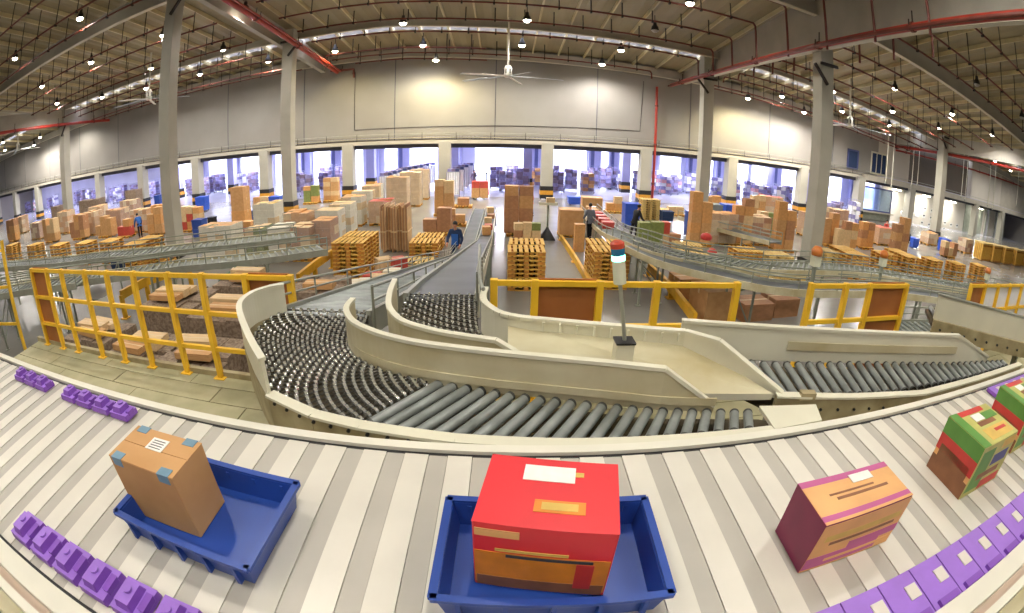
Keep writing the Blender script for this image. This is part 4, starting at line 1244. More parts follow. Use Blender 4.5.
load(527, 242, 3, 1, 2, (.42, .45, .4), 'behind centre pallet stack', ('kraft2', 'kraft3', 'greencard'))
load(571, 238, 1, 1, 1, (1.25, 1.0, 1.35), 'big box in the centre aisle', ('kraft',))
load(592, 221, 1, 1, 1, (1.35, 1.0, 1.4), 'big box by the grey-coated worker', ('kraft',))
load(579, 252, 1, 1, 3, (.45, .45, .42), 'slim pile by the aisle kerb', ('kraft4', 'kraft'), pal=False)
load(614, 213, 2, 1, 2, (.55, .45, .5), 'left of the blue tank', ('kraft4', 'kraft3'))
load(650, 252, 2, 1, 2, (.6, .5, .68), 'green-topped at right lanes', ('kraft', 'greencard'), top='greencard')
load(668, 251, 2, 1, 2, (.62, .5, .66), 'red-topped at right lanes', ('kraft3', 'kraft2'), top='redcard')
load(676, 216, 2, 1, 1, (.6, .5, .5), 'low near the dock right', ('kraft3', 'kraft4'))
load(699, 246, 2, 1, 5, (.6, .5, .52), 'before second right column', ('kraft', 'kraft4'))
load(711, 216, 2, 1, 2, (.75, .5, .7), 'right of second right column', ('kraft4', 'kraft'))
load(741, 246, 2, 1, 5, (.6, .5, .5), 'right of the blue bin pair', ('kraft4', 'kraft3', 'kraft2'))
load(757, 224, 2, 1, 4, (.6, .5, .5), 'far right near dock', ('kraft4', 'kraft3', 'kraft'))
load(766, 238, 2, 1, 3, (.65, .5, .5), 'middle right floor', ('kraft3', 'greencard', 'kraft'))
load(783, 252, 2, 1, 5, (.66, .5, .52), 'left beside tall right column', ('kraft', 'kraft2', 'kraft4'))
load(795, 228, 2, 1, 2, (.75, .5, .55), 'behind tall right column', ('kraft4', 'kraft'))
load(829, 246, 2, 1, 4, (.66, .5, .52), 'right beside tall right column', K1)
load(846, 250, 3, 1, 3, (.6, .5, .55), 'before the wall window', ('kraft4', 'kraft2', 'kraft3'))
load(866, 249, 2, 1, 3, (.7, .5, .55), 'under the wall window', ('kraft2', 'kraft4'))
load(899, 260, 2, 1, 5, (.75, .6, .52), 'below the round fittings', ('kraft2', 'kraft'))
load(950, 258, 3, 1, 2, (.75, .6, .6), 'right of the notices', ('kraft2', 'kraft3'))
for i, (x, y) in enumerate(((-.7, 19.5), (-.65, 20.6), (-.72, 22), (-.62, 23.4), (-.7, 25))):
    carton((x, y, .84), (.34, .4, (.35, .22, .28, .2, .3)[i]), R.uniform(-.2, .2), ('kraft4', 'redcard', 'kraft3', 'kraft2', 'kraft3')[i], '%s carton riding the level centre conveyor, %s from the slope' % (CN[('kraft4', 'redcard', 'kraft3', 'kraft2', 'kraft3')[i]], NTH[i]), 'cartons on the centre conveyor')
for i in range(6):
    y = 21.5 + i * .9
    carton((4.86, y, .86), (.55, .6, .3), R.uniform(-.2, .2), 'redcard' if i < 4 else 'kraft', '%s carton on the right aisle conveyor, %s along' % ('red' if i < 4 else 'brown', NTH[i]), 'cartons on the right aisle conveyor')
for i, (px, py, d) in enumerate(((715, 322, (1.0, 1.1, .95)), (757, 322, (1.2, .9, .55)), (785, 318, (1.1, .9, .6)), (690, 300, (1, .9, .7)))):
    p = W(px, py, 0)
    carton((p.x, p.y + .5, 0.003), d, .1, ('kraft', 'kraft2', 'kraft2', 'kraft')[i], 'large brown carton on the floor under the right lanes, %s' % nth_left([1, 2, 3, 0][i]), 'large cartons under the right lanes')

# flattened card bundles standing upright
for i in range(5):
    p = W(384 + i * 5.4, 250 - (i % 2) * 1.5, 0)
    t = thing('card_bundle', 'upright bundle of flattened brown card behind the low pallets, %s' % nth_left(i), 'card bundle', p, 0, 'upright card bundles')
    q = MB()
    for k in range(6): q.box((p.x + k * .04, p.y, 1.0 + R.uniform(-.1, .1)), (.025, .9, 1.95 + R.uniform(-.15, .1)), M[('kraft', 'kraft2', 'kraft3')[k % 3]])
    q.build('sheets', t)
    q = MB(); q.box((p.x + .1, p.y, .9), (.28, .93, .05), M['tape']); q.build('strap', t)

# wrapped loads
def wrapped(px, py, d, where, body='kraft', cap=None, netted=False, flats=0, pos=None, rz=0.):
    p = pos or W(px, py, 0)
    c = Vector((p.x, p.y + d[1] / 2, 0))
    t = thing('netted_load' if netted else 'wrapped_load', where, 'pallet load', c, 0, 'netted loads under the fence' if netted else 'film-wrapped loads')
    q = pallet_mesh('wood'); q.v = [Matrix.Diagonal((d[0] / 1.2, d[1], 1, 1)) @ v + c for v in q.v]; q.build('pallet_base', t)
    q = MB()
    nx, ny, nz = max(2, round(d[0] / .5)), max(2, round(d[1] / .5)), max(2, round(d[2] / .42))
    h = d[2] / nz
    for k in range(nz):
        for j in range(ny):
            for i in range(nx):
                w_ = d[0] / nx; e = d[1] / ny
                hh = h * (.985 if k < nz - 1 else R.uniform(.75, .98))
                q.box((c.x + (i - (nx - 1) / 2) * w_, c.y + (j - (ny - 1) / 2) * e, .15 + k * h + hh / 2), (w_ * .97, e * .97, hh), M['netwrap' if netted else body if R.random() < .7 else 'kraft3'], top=M[cap] if cap and k == nz - 1 else None)
    q.build('goods', t)
    q = MB()
    x, y, z = d[0] / 2 + .02, d[1] / 2 + .02, d[2] + .12
    n = 7
    ring = [(-x, -y), (x, -y), (x, y), (-x, y)]
    vs, fs = [], []
    for k in range(n + 1):
        b_ = 0.02 * (k % 2)
        for a in ring: vs.append((c.x + a[0] * (1 + b_), c.y + a[1] * (1 + b_), .16 + (z - .16) * k / n))
    for k in range(n):
        for i in range(4): fs.append((4 * k + i, 4 * k + (i + 1) % 4, 4 * k + 4 + (i + 1) % 4, 4 * k + 4 + i))
    q.add(vs, fs, M['wrap'])
    if not netted: q.build('film_wrap', t)
    return c
def flats(c, z, n, where, w=.8):
    for i in range(n):
        p = (c.x + R.uniform(-.25, .25), c.y - .35 + i * .8 / max(1, n), z + .004 + (i % 2) * .0)
        carton((p[0], p[1], z + .003), (w, .34, .13 + .05 * (i % 2)), R.uniform(-.12, .12), 'kraft3' if i % 3 else 'kraft', 'flat pale carton lying on %s, %s from front' % (where, NTH[i]), 'flat cartons on loads')
WL = [(218, 262, (1.9, 1.1, 1.5), 'cream-faced', 'cream', 'kraft'), (256, 262, (.92, 1.1, 1.35), 'green-brown', 'greencard', 'kraft3'), (279, 262, (.9, 1.1, 1.4), 'white-wrapped', 'cream', 'cream'), (266, 243, (1.3, 1.1, 1.9), 'yellow-topped', 'cream', 'yelprint'),
      (302, 262, (.9, 1.1, 1.4), 'brown', 'kraft2', 'kraft3'), (297, 246, (1.3, 1.1, 1.5), 'orange-topped', 'kraft4', 'kraft4'), (323, 258, (.85, 1.1, 1.5), 'brown-topped', 'kraft2', 'kraft4'), (328, 244, (1.2, 1.1, 1.5), 'greenish', 'cream', 'kraft3'),
      (341, 235, (1.2, 1.1, 1.5), 'pale', 'cream', 'kraft3'), (352, 227, (1.2, 1.1, 1.6), 'silvery', 'cream', 'kraft4'), (362, 220, (1.2, 1.1, 1.6), 'light', 'cream', 'kraft3'), (371, 213, (1.2, 1.1, 1.7), 'far whitish', 'cream', 'kraft4'),
      (380, 226, (1.3, 1.1, 1.3), 'red-topped', 'kraft', 'redcard'), (397, 216, (1.3, 1.1, 2.3), 'tall mixed', 'kraft3', 'kraft'), (410, 207, (1.4, 1.1, 2.3), 'tall buff', 'kraft3', 'kraft3'), (419, 200, (1.4, 1.1, 2.2), 'farthest tall buff', 'kraft3', 'kraft')]
for i, (px, py, h) in enumerate(((20, 234, 1.7), (36, 240, 1.4), (64, 234, 1.8), (90, 236, 1.7), (115, 233, 1.6), (140, 233, 1.5), (96, 228, 1.7), (128, 222, 1.7))):
    wrapped(px, py, (1.9, 1.1, h), 'brown film-wrapped pallet load among the cartons at left, %s' % nth_left([0, 1, 2, 3, 5, 6, 4, 7][i]), ('kraft', 'kraft2', 'kraft4')[i % 3], ('kraft4', 'kraft3')[i % 2])
for i, (px, py, h) in enumerate(((722, 246, 1.6), (757, 246, 1.5), (772, 224, 1.9), (813, 238, 1.5), (838, 238, 1.9), (884, 246, 1.2), (932, 246, 1.0), (968, 254, 1.2))):
    wrapped(px, py, (1.6, 1.1, h), 'brown film-wrapped pallet load among the cartons at right, %s' % nth_left([0, 1, 2, 3, 4, 5, 6, 7][i]), ('kraft', 'kraft2', 'kraft4')[i % 3], ('kraft4', 'kraft3', 'redcard')[i % 3])
for px, py, d, nm, bd, cp in WL: wrapped(px, py, d, '%s film-wrapped pallet load in the block left of centre' % nm, bd, cp)
for i, (px, py, d, lb) in enumerate(((56, 226, (1.5, 1, 1.9), 'dark brown netted load left of the slim column'), (90, 222, (3.6, 1.1, 2.0), 'long dark netted row right of the slim column'), (132, 214, (1.7, 1.1, 2.2), 'tall netted load by the left wall column'))):
    wrapped(px, py, d, lb, netted=True)
for i, (x, y, d, nf) in enumerate(((-9.5, 6.4, (1.9, 1.3, 1.25), 3), (-7.4, 6.2, (1.7, 1.3, 1.15), 3), (-5.6, 6.0, (1.5, 1.4, 1.3), 2), (-5.9, 7.7, (1.7, 1.5, 1.5), 2), (-7.9, 8.2, (1.8, 1.5, 1.5), 3), (-4.25, 7.4, (1.35, 1.5, 1.4), 1), (-4.3, 9.2, (1.3, 1.4, 1.6), 1), (-6.4, 9.6, (1.7, 1.3, 1.6), 2))):
    nm = 'netted load %s of the group below the left fence' % ordw(i)
    c = wrapped(0, 0, d, 'big brown ' + nm, netted=True, pos=Vector((x, y, 0)))
    flats(c, .15 + d[2], nf, 'netted load ' + ordw(i) + ' under left fence', d[0] * .55)
# cream cartons in front of the left-of-centre pallets
for i, (px, py) in enumerate(((335, 287), (352, 283), (346, 293), (372, 272), (368, 281), (384, 262), (392, 268), (380, 277), (398, 262), (360, 290))):
    p = W(px, py, .55)
    carton((p.x, p.y, .003), (.55, .5, .5 + .1 * (i % 3)), .3 * (i % 3), ('kraft3', 'cream', 'kraft3', 'redcard', 'cream')[i % 5], 'pale carton beside the left incline rail, %s from the front' % ordw(i), 'pale cartons by the left incline')

# yellow floor barriers
def barrier(label, pts, h=.5):
    t = thing('floor_barrier', label, 'barrier', pts[0])
    q = MB()
    for i in range(len(pts) - 1): q.bar(Vector(pts[i]) + Vector((0, 0, h)), Vector(pts[i + 1]) + Vector((0, 0, h)), .12, .3, M['yeldark'])
    q.build('beam', t)
    for i, p in enumerate(pts):
        q = MB(); q.box((p[0], p[1], h / 2), (.14, .14, h), M['yeldark']); q.box((p[0], p[1], .012), (.3, .3, .024), M['yeldark']); q.build('foot_post', t)
barrier('yellow steel floor barrier beside the tall pallet stack', [W(300, 296, 0), W(316, 281, 0), W(333, 268, 0)], .6)
barrier('orange floor barrier running under the right of the signal tower', [W(693, 330, 0), W(670, 298, 0), W(648, 276, 0)], .35)
barrier('yellow floor barrier behind the left fence posts', [W(126, 318, 0), W(150, 303, 0), W(192, 287, 0)], .8)
barrier('yellow floor barrier low behind the right end of the left fence', [W(205, 352, 0), W(232, 347, 0)], .9)
barrier('long pale kerb rail along the right side of the centre aisle', [W(590, 288, 0), W(575, 262, 0), W(561, 240, 0)], .12)
# ---------------------------------------------------------------- bins, bags, carts
def bin_(px, py, d, m, label):
    p = W(px, py, 0)
    t = thing('storage_bin', label, 'bin', p)
    x, y, z = d
    q = MB()
    q.box((p.x, p.y, z / 2 + .08), (x * .92, y * .92, z - .02), M[m], taper=1.06)
    q.build('bin_body', t, bevel=.03)
    q = MB()
    q.box((p.x, p.y, z + .08), (x, y, .08), M[m]); q.build('rim', t)
    q = MB(); q.box((p.x, p.y, z * .55), (x * .99, y * .99, .05), M[m]); q.build('band', t)
    for sx in (-1, 1):
        for sy in (-1, 1):
            q = MB(); q.cyl((p.x + sx * x * .38 - .02, p.y + sy * y * .38, .05), (p.x + sx * x * .38 + .02, p.y + sy * y * .38, .05), .05, M['black'], 8); q.build('wheel', t)
bin_(38, 229, (1.0, .8, .8), 'bluebin', 'blue bin between carton heaps near the left edge')
bin_(160, 213, (.7, .7, 1.5), 'blueplast', 'tall blue bin left of the tall left column')
bin_(203, 211, (1.1, .8, 1.1), 'bluebin', 'blue bin at the banded wall column right of the tall left column')
bin_(201, 238, (.8, .7, 1.0), 'blueplast', 'mid-blue bin on the floor right of the tall left column')
bin_(277, 213, (.9, .8, 1.1), 'bluebin', 'blue bin beside the banded left hall column')
bin_(253, 222, (.7, .6, .7), 'blueplast', 'small blue bin left of the yellow-topped load')
bin_(119, 271, (.6, .6, .6), 'navy', 'small navy bin under the left conveyor lanes')
bin_(630, 226, (.95, .9, 1.25), 'bluebin', 'tall bright blue bin left of the lone tall pallet stack')
bin_(666, 222, (.8, .7, .6), 'navy', 'dark blue tub alone on the right floor')
bin_(714, 230, (1.0, 1.0, 1.5), 'greybin', 'grey bin paired with a blue one on the right')
bin_(727, 232, (1.0, 1.0, 1.6), 'bluebin', 'blue bin paired with a grey one on the right')
bin_(688, 236, (.5, .5, 1.3), 'blueplast', 'narrow blue bin left of the second right column cartons')
bin_(912, 248, (.9, .8, .7), 'bluebin', 'blue bin under the notices on the right wall')
bin_(943, 252, (1.1, .9, 1.0), 'bluebin', 'blue bin among cartons at far right')
bin_(578, 205, (1.6, .8, .5), 'bluebin', 'low blue tub near the dock right of the centre column')
bin_(213, 228, (.5, .5, .6), 'blackcloth', 'black tub by the ramp right of the tall left column')
def bag(px, py, z, r, m, label):
    p = W(px, py, z)
    t = thing('goods_bag', label, 'bag', p)
    q = MB(); q.lathe([(r * .5, 0), (r, .1 * r), (r * 1.15, .6 * r), (r * .8, 1.1 * r), (r * .25, 1.3 * r), (.0, 1.5 * r)], M[m], 10, Matrix.Translation(p)); q.build('bag_body', t)
    q = MB(); q.cyl(p + Vector((0, 0, 1.28 * r)), p + Vector((0, 0, 1.4 * r)), r * .22, M['tape'], 8); q.build('tie', t)
bag(712, 254, .6, .19, 'redprint', 'round red bag on the pale pallets at right')
bag(706, 240, 1.4, .22, 'redprint', 'red bag on the cartons at the second right column')
bag(783, 222, 1.0, .5, 'redcloth', 'large red bag on the dock side floor at right')
bag(157, 213, 0, .6, 'redprint', 'pinkish red bag left of the tall left column')
bag(100, 297, .7, .4, 'whitegoods', 'white sack with goods behind the left fence')
bag(96, 299, .6, .3, 'greennet', 'small green sack beside the white one behind the left fence')
bag(241, 300, .6, .7, 'greennet', 'green netting bundle behind the left fence, near the curve guard')
# red powered truck with cartons at the dock
p = W(480, 199, 0)
t = thing('pallet_truck', 'red powered pallet truck carrying brown cartons at the dock doorway', 'truck', p)
q = MB(); q.box(p + Vector((0, .9, .7)), (1.3, .8, 1.0), M['redbox'], taper=.9); q.build('body', t, bevel=.05)
q = MB(); q.box(p + Vector((-.45, .9, 1.5)), (.1, .1, 1.0), M['black']); q.box(p + Vector((.45, .9, 1.5)), (.1, .1, 1.0), M['black']); q.box(p + Vector((0, .9, 1.95)), (1.1, .1, .1), M['black']); q.build('mast', t)
for s_ in (-.3, .3):
    q = MB(); q.box(p + Vector((s_, 0, .1)), (.18, 1.2, .08), M['steel']); q.build('fork', t)
for s_ in (-.5, .5):
    q = MB(); q.cyl(p + Vector((s_ - .06, 1.1, .15)), p + Vector((s_ + .06, 1.1, .15)), .15, M['black'], 12); q.build('wheel', t)
for k in range(2):
    carton(p + Vector((-.32 + .64 * k, -.1, .145)), (.6, .8, .75), 0, 'kraft', 'brown carton on the red truck forks, %s one' % ('left' if k == 0 else 'right'), 'cartons on the red truck')
    carton(p + Vector((-.32 + .64 * k, -.1, .9)), (.6, .8, .5), 0, 'redcard', 'red carton on top of the red truck load, %s one' % ('left' if k == 0 else 'right'), 'red cartons on the truck')
# stand in the centre aisle
p = W(547, 239, 0)
t = thing('scanner_stand', 'pole stand on a black tapered foot in the centre aisle', 'stand', p)
q = MB(); q.lathe([(.52, 0), (.5, .06), (.12, .5), (.05, .62), (.0, .63)], M['black'], 4, Matrix.Translation(p) @ Matrix.Rotation(PI / 4, 4, 'Z')); q.build('foot', t)
q = MB(); q.cyl(p + Vector((0, 0, .5)), p + Vector((0, 0, 1.7)), .05, M['steelgr'], 8); q.build('pole', t)
q = MB(); q.box(p + Vector((0, 0, 1.75)), (.9, .4, .12), M['beigepale']); q.box(p + Vector((.1, 0, 1.92)), (.4, .3, .24), M['kraft3']); q.box(p + Vector((-.25, 0, 1.88)), (.2, .2, .16), M['whitegoods']); q.build('tray_top', t)
# wooden crates at the far right
for i in range(5):
    p = W(985 + i * 11, 261 + i * 1.7, 0)
    t = thing('wooden_crate', 'slatted wooden crate in the row at far right, %s' % nth_left(i), 'crate', p, 0, 'slatted crates at far right')
    q = MB()
    for k in range(9): q.box((p.x - .9 + k * .225, p.y, .75), (.12, .05, 1.4), M['wood'])
    for k in range(5): q.box((p.x - 1.0, p.y + .1 + k * .22, .75), (.05, .12, 1.4), M['wood'])
    q.build('slats', t)
    q = MB(); q.box((p.x, p.y + .5, .7), (1.9, .95, 1.3), M['wooddark']); q.build('inner_box', t)
    q = MB(); q.box((p.x, p.y + .5, 1.48), (2.1, 1.15, .08), M['woodpale']); q.build('lid', t)
    for z in (.1, 1.3):
        q = MB(); q.box((p.x, p.y - .03, z), (2.0, .05, .12), M['wooddark']); q.build('batten', t)
# notices on the right wall
for i, (px, py) in enumerate([(925, 209), (932, 211), (924, 216), (931, 218), (922, 223), (929, 225), (945, 223), (951, 225), (957, 226), (944, 229), (950, 231), (956, 233), (943, 236), (949, 238), (955, 240)]):
    p = WY(px, py, 39.9)
    t = thing('wall_notice', 'white notice with dark print on cream wall, %s, %s block' % (nth_left(i) if i < 6 else nth_left(i - 6), 'left' if i < 6 else 'right'), 'notice', p, 0, 'notice sheets')
    q = MB(); q.box(p, (.62, .03, .5), M['paper']); q.build('sheet', t)
    q = MB(); q.box(p + Vector((-.05, -.02, .06)), (.42, .01, .2), M['ink']); q.build('print', t)
p = WY(917, 210, 39.9)
q = MB(); q.box(p, (1.2, .06, 1.6), M['whitegoods']); o = q.build('wall_board'); tag(o, 'blank white board on the cream wall above the notices', 'board'); 

# ---------------------------------------------------------------- dock goods
def cage_mesh(goods, h):
    root = []
    f = MB()
    for x in (-.5, .5):
        for y in (-.4, .4): f.cyl((x, y, .12), (x, y, 1.8), .02, M['cage'], 6)
    for z in (.2, .6, 1.0, 1.4, 1.8):
        for x in (-.5, .5): f.cyl((x, -.4, z), (x, .4, z), .014, M['cage'], 5)
        f.cyl((-.5, .4, z), (.5, .4, z), .014, M['cage'], 5)
    for k in range(5): f.cyl((-.5 + k * .25, .4, .2), (-.5 + k * .25, .4, 1.8), .01, M['cage'], 5)
    f.box((0, 0, .15), (1.02, .82, .05), M['cage'])
    g = MB()
    for k in range(int(h / .3)):
        for i in range(2): g.box((-.23 + .46 * i + R.uniform(-.03, .03), R.uniform(-.04, .04), .18 + k * .3 + .14), (.42, .66, .27), M[goods[(k + i) % len(goods)]], rz=R.uniform(-.1, .1))
    return f, g
kinds = {'violet': ('violet', 'plum', 'violet'), 'plum': ('plum', 'violet', 'plum'), 'white': ('whitegoods', 'violet', 'whitegoods'), 'pink': ('pinkgoods', 'violet', 'whitegoods'), 'brown': ('kraft2', 'plum', 'kraft')}
KM = {}
for k, g in kinds.items():
    f, gg = cage_mesh(g, 1.75)
    for x in (-.45, .45):
        for y in (-.35, .35): f.cyl((x - .02, y, .06), (x + .02, y, .06), .06, M['black'], 8)
    a, b_ = f.build('frame'), gg.build('goods')
    KM[k] = (a.data, b_.data)
    for o in (a, b_): bpy.data.objects.remove(o)
CG = []
for px, py, k in [(28, 208, 'violet'), (36, 207, 'pink'), (50, 206, 'violet'), (56, 205, 'white'), (78, 203, 'violet'), (84, 202, 'plum'), (90, 202, 'white'), (94, 201, 'violet'), (108, 203, 'white'), (113, 202, 'violet'), (118, 203, 'white'), (124, 200, 'plum'), (130, 199, 'violet'), (136, 199, 'plum'), (150, 198, 'white'), (156, 198, 'violet'), (186, 197, 'plum'), (190, 193, 'violet'), (209, 194, 'plum'), (218, 191, 'plum'), (224, 191, 'violet'), (231, 190, 'plum'), (240, 190, 'white'), (247, 190, 'white'), (254, 192, 'plum'), (298, 192, 'plum'), (306, 197, 'violet'), (325, 191, 'plum'), (330, 188, 'violet'), (338, 187, 'plum'),
                   (500, 189, 'violet'), (507, 190, 'violet'), (512, 188, 'plum'), (525, 190, 'plum'), (531, 190, 'brown'), (557, 192, 'plum'), (562, 190, 'plum'), (571, 190, 'violet'), (577, 190, 'plum'), (587, 193, 'brown'), (593, 186, 'violet'), (612, 188, 'violet'), (622, 191, 'violet'), (628, 192, 'white'), (634, 191, 'violet'), (651, 192, 'pink'), (657, 191, 'violet'), (663, 194, 'pink'), (669, 193, 'violet'), (676, 193, 'pink'), (683, 193, 'white'), (710, 195, 'violet'), (716, 196, 'white'), (722, 197, 'violet'), (740, 201, 'pink'), (747, 202, 'white'), (756, 204, 'pink'), (764, 205, 'violet'), (771, 206, 'white'), (786, 205, 'violet'), (822, 220, 'violet'), (830, 222, 'plum'), (838, 223, 'plum'), (846, 224, 'white')]:
    CG.append((px, py, k))
CP = []
for px, py, k in sorted(CG):
    p = W(px, py, 0)
    if p.y > 48: p = p * (48 / p.y)
    CP.append(Vector((p.x, p.y, 0)))
for it in range(200):
    for i in range(len(CP)):
        for j in range(i):
            d = CP[i] - CP[j]; L = d.length
            if L < 1.75:
                d = d / max(L, 1e-3) * (1.75 - L) / 2
                CP[i] += d; CP[j] -= d
        CP[i].y = min(48.6, CP[i].y)
        if 36.2 < CP[i].y < 39.0: CP[i].y = 39.0 if CP[i].y > 37.2 else 36.2
        for cx in list(colx):
            if abs(CP[i].y - 44) < 1.2 and abs(CP[i].x - cx) < 1.2: CP[i].y = 45.4
for i, (px, py, k) in enumerate(sorted(CG)):
    p = CP[i].copy()
    t = thing('roll_cage', 'wheeled cage of %s goods in the dock, %s counted from the left' % (k, ordw(i)), 'roll cage', p, R.uniform(-.12, .12), 'roll cages in the dock')
    t.scale = (1.15, 1.15, 1.15 + R.uniform(-.1, .15))
    for nm, me in zip(('frame', 'goods'), KM[k]):
        o = bpy.data.objects.new(nm, me); COL.objects.link(o); o.parent = t
# white sheeted racks left of the centre dock column
RK = [(386, 205), (391, 202), (396, 200), (401, 197), (406, 195), (412, 193), (418, 191), (424, 189), (430, 187), (453, 199), (458, 195), (463, 191), (468, 188)]
for i, (px, py) in enumerate(RK):
    p = W(px, py, 0)
    t = thing('sheet_rack', 'tall rack hung with white sheets %s centre dock column, %s in line' % ('left of' if i < 9 else 'right of', ordw(i if i < 9 else i - 9)), 'rack', p, 0, 'white sheeted racks')
    q = MB()
    for x in (-.5, .5): q.cyl(p + Vector((x, 0, 0)), p + Vector((x, 0, 2.1)), .025, M['cage'], 6); q.box(p + Vector((x, 0, .03)), (.06, .9, .06), M['cage'])
    q.cyl(p + Vector((-.5, 0, 2.1)), p + Vector((.5, 0, 2.1)), .025, M['cage'], 6)
    q.build('frame', t)
    q = MB()
    n = 14
    vs = [p + Vector((-.48 + .96 * k / n, .05 * math.sin(k * 2.3 + i), z)) for z in (.35, 2.05) for k in range(n + 1)]
    q.add(vs, [(k, k + 1, n + 2 + k, n + 1 + k) for k in range(n)], M['whitegoods'])
    q.add([v + Vector((0, .03, 0)) for v in vs], [(k, n + 1 + k, n + 2 + k, k + 1) for k in range(n)], M['whitegoods'])
    q.build('sheet', t)
    q = MB()
    for k in range(3): q.box(p + Vector((-.3 + .3 * k, .3, 2.2)), (.28, .4, .22), M[('violet', 'plum', 'darkblue')[k]])
    q.build('top_goods', t)

# ---------------------------------------------------------------- people
def skin_mesh(name, nodes, edges, m, sub=2):
    me = bpy.data.meshes.new(name)
    ks = list(nodes)
    me.from_pydata([nodes[k][0] for k in ks], [(ks.index(a), ks.index(b)) for a, b in edges], [])
    o = bpy.data.objects.new(name, me); COL.objects.link(o)
    sk = o.modifiers.new('s', 'SKIN')
    for i, k in enumerate(ks):
        r = nodes[k][1]
        me.skin_vertices[0].data[i].radius = (r, r) if not isinstance(r, tuple) else r
        me.skin_vertices[0].data[i].use_root = (i == 0 or k.startswith('top'))
    o.modifiers.new('d', 'SUBSURF').levels = sub
    dg = bpy.context.evaluated_depsgraph_get()
    nm = bpy.data.meshes.new_from_object(o.evaluated_get(dg))
    bpy.data.objects.remove(o)
    nm.materials.clear(); nm.materials.append(m)
    nm.polygons.foreach_set('use_smooth', [True] * len(nm.polygons))
    o = bpy.data.objects.new(name, nm); COL.objects.link(o)
    return o
def person(p, rz, label, top, bottom, lean=0., arms=((.25, .95), (.25, .95)), stride=.0, apron=None):
    """stands at p facing local +Y; arms = (reach forward, hand height) right and left; lean bends the trunk forward"""
    t = thing('person', label, 'person', p, rz)
    LOC[t.name] = Vector()
    cl, sl = math.cos(lean), math.sin(lean)
    def B(x, y, z):            # trunk point, bent about the hips
        dz, dy = z - .93, y
        return Vector((x, dy * cl + dz * sl, .93 + dz * cl - dy * sl))
    N = {'pelvis': (Vector((0, 0, .95)), (.14, .105)), 'waist': (B(0, 0, 1.12), (.13, .1)), 'chest': (B(0, .0, 1.32), (.15, .11)), 'neck0': (B(0, 0, 1.46), .062), 'neck': (B(0, .01, 1.52), .052),
         'jaw': (B(0, .035, 1.58), .066), 'head': (B(0, .02, 1.665), .088), 'crown': (B(0, .005, 1.725), .07)}
    E_ = [('pelvis', 'waist'), ('waist', 'chest'), ('chest', 'neck0'), ('neck0', 'neck'), ('neck', 'jaw'), ('jaw', 'head'), ('head', 'crown')]
    cloth_t = {k: N[k] for k in ('pelvis', 'waist', 'chest')}
    ct_e = [('pelvis', 'waist'), ('waist', 'chest')]
    pant = {}
    pe = []
    shoes = []
    for s, nm in ((1, 'r'), (-1, 'l')):
        reach, hh = arms[0 if s > 0 else 1]
        sh = B(s * .185, 0, 1.41)
        wr = Vector((s * .24, reach + (sl * .4), hh))
        el = (sh + wr) / 2 + Vector((s * .06, -.07, -.05))
        d = (wr - el).normalized()
        N['sh' + nm] = (sh, .062); N['el' + nm] = (el, .044); N['wr' + nm] = (wr, .031); N['pa' + nm] = (wr + d * .075, (.038, .02))
        E_ += [('chest', 'sh' + nm), ('sh' + nm, 'el' + nm), ('el' + nm, 'wr' + nm), ('wr' + nm, 'pa' + nm)]
        side = Vector((0, 0, 1)).cross(d).normalized()
        if side.length < .1: side = Vector((1, 0, 0))
        for fi, (off, ln) in enumerate(((-.027, .07), (-.009, .082), (.009, .078), (.027, .06))):
            a = wr + d * .09 + side * off
            N['f%d%s' % (fi, nm)] = (a, .0095); N['g%d%s' % (fi, nm)] = (a + d * ln * .6 + Vector((0, 0, -.012)), .0085); N['h%d%s' % (fi, nm)] = (a + d * ln * .85 + Vector((0, 0, -.035)), .007)
            E_ += [('pa' + nm, 'f%d%s' % (fi, nm)), ('f%d%s' % (fi, nm), 'g%d%s' % (fi, nm)), ('g%d%s' % (fi, nm), 'h%d%s' % (fi, nm))]
        a = wr + d * .035 - side * s * .03
        N['t0' + nm] = (a, .011); N['t1' + nm] = (a + d * .045 - side * s * .03, .009)
        E_ += [('wr' + nm, 't0' + nm), ('t0' + nm, 't1' + nm)]
        fy = stride * s
        N['hip' + nm] = (Vector((s * .095, 0, .88)), .085); N['kn' + nm] = (Vector((s * .11, fy * .5 + .03, .49)), .055); N['an' + nm] = (Vector((s * .115, fy - .02, .09)), .037); N['to' + nm] = (Vector((s * .13, fy + .13, .035)), .032)
        E_ += [('pelvis', 'hip' + nm), ('hip' + nm, 'kn' + nm), ('kn' + nm, 'an' + nm), ('an' + nm, 'to' + nm)]
        g = lambda k, e: (N[k][0], N[k][1] + e if not isinstance(N[k][1], tuple) else tuple(v + e for v in N[k][1]))
        cloth_t['sh' + nm] = g('sh' + nm, .03); cloth_t['el' + nm] = g('el' + nm, .02); cloth_t['wr' + nm] = g('wr' + nm, .016)
        ct_e += [('chest', 'sh' + nm), ('sh' + nm, 'el' + nm), ('el' + nm, 'wr' + nm)]
        pant['top' + nm] = (Vector((s * .066, .004, 1.0)), (.088, .1)); pant['hip' + nm] = (N['hip' + nm][0], (.092, .1)); pant['kn' + nm] = g('kn' + nm, .022); pant['an' + nm] = g('an' + nm, .026)
        pe += [('top' + nm, 'hip' + nm), ('hip' + nm, 'kn' + nm), ('kn' + nm, 'an' + nm)]
        shoes.append((N['an' + nm][0], N['to' + nm][0]))
    for k in ('pelvis', 'waist', 'chest'): cloth_t[k] = (N[k][0], tuple(v + .036 for v in N[k][1]))
    cloth_t['collar'] = (B(0, 0, 1.475), .082); ct_e.append(('chest', 'collar'))
    cloth_t['hem'] = (Vector((0, 0, .85)), (.172, .15)); ct_e.append(('pelvis', 'hem'))
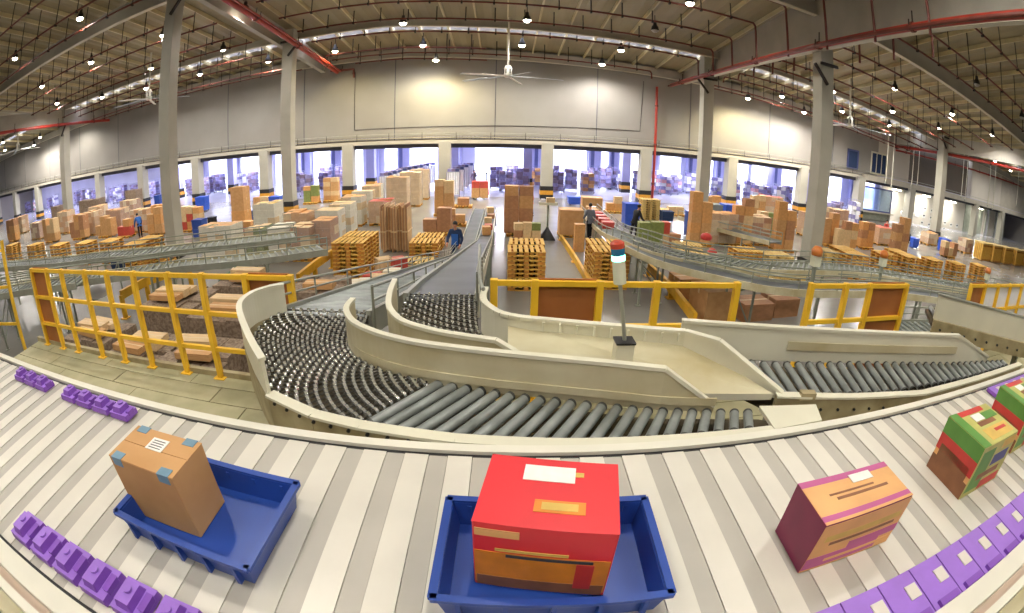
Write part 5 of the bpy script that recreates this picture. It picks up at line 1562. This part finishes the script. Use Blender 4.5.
    for nm, nd, ed, m in (('body', N, E_, M['skin']), ('jacket', cloth_t, ct_e, M[top]), ('trousers', pant, pe, M[bottom])):
        o = skin_mesh(nm, nd, ed, m); o.parent = t
    q = MB()
    hc = B(0, .0, 1.69)
    q.ball(hc + Vector((0, -.012, .022)), .098, M['hair'], 12, 8, (1, 1.1, 1.0)); q.build('hair', t)
    q = MB(); q.ball(B(0, .112, 1.65), .016, M['skin'], 6, 4); q.build('nose', t)
    for s in (-1, 1):
        q = MB(); q.ball(B(s * .032, .1, 1.675), .011, M['black'], 6, 4); q.build('eye', t)
        q = MB(); q.ball(B(s * .092, .02, 1.66), .022, M['skin'], 6, 4, (.5, 1, 1.4)); q.build('ear', t)
    q = MB(); q.box(B(0, .105, 1.612), (.045, .01, .01), M['redprint']); q.build('mouth', t)
    for a, b_ in shoes:
        q = MB(); q.cyl(a + Vector((0, -.03, -.045)), b_ + Vector((0, .02, .005)), .046, M['black'], 10, .038); q.box((a + b_) / 2 + Vector((0, .0, -.055)), (.085, .26, .025), M['black']); q.build('shoe', t)
    if apron:
        q = MB(); q.box(B(0, .125, 1.12), (.26, .02, .42), M[apron], None); q.build('apron', t, label='blue front panel')
    return t
person(W(456, 267, 0), PI * .95, 'person in navy jacket standing beside the centre conveyor by low pallets', 'navy', 'navy', .12, ((.28, 1.0), (.26, .95)), 0, 'denim')
person(W(589, 239, 0), .4, 'person in grey coat with black hair at the centre aisle', 'greycloth', 'blackcloth', .05, ((.1, .85), (.22, 1.0)), .1)
person(W(633, 238, 0), -1.2, 'person in black bending by the tall bright blue bin', 'blackcloth', 'blackcloth', .35, ((.4, .85), (.4, .8)), .1)
person(W(141, 238, 0), 1.0, 'person in blue shirt and dark trousers bending over cartons at left', 'denim', 'blackcloth', .75, ((.5, .7), (.45, .7)), .12)
person(W(884, 243, 0), PI, 'person in red top standing under the wall window', 'redcloth', 'blackcloth', 0, ((.1, .85), (.1, .85)))
person(W(906, 254, 0), 1.5, 'person in black holding white goods at the far right cartons', 'blackcloth', 'whitegoods', .2, ((.3, .95), (.3, .95)), .08)
person(W(530, 216, 0), 2.2, 'person in red top left of the banded centre column', 'redcloth', 'blackcloth', .1, ((.2, .9), (.1, .85)), .1)
person(W(474, 190, 0), PI, 'person in plum top driving the red truck at the dock', 'plum', 'blackcloth', 0, ((.3, 1.0), (.3, 1.0)))
print('cartons', ncart[0])
# ---------------------------------------------------------------- daylight and view
w = bpy.data.worlds.new('daylight')
S.world = w
w.use_nodes = True
nt = w.node_tree
bg = nt.nodes['Background']
sky = nt.nodes.new('ShaderNodeTexSky')
sky.sky_type = 'PREETHAM'
mx = nt.nodes.new('ShaderNodeMix'); mx.data_type = 'RGBA'
mx.inputs[0].default_value = .06
mx.inputs[6].default_value = (.80, .83, 1.0, 1)
nt.links.new(sky.outputs[0], mx.inputs[7])
nt.links.new(mx.outputs[2], bg.inputs['Color'])
bg.inputs['Strength'].default_value = 11.0
S.view_settings.view_transform = 'Standard'
S.view_settings.look = 'None'
S.view_settings.gamma = 1
S.view_settings.use_curve_mapping = False
S.view_settings.exposure = .3
S.cycles.use_denoising = True
S.cycles.max_bounces = 7
S.cycles.diffuse_bounces = 4
S.cycles.transparent_max_bounces = 12
S.cycles.sample_clamp_indirect = 6
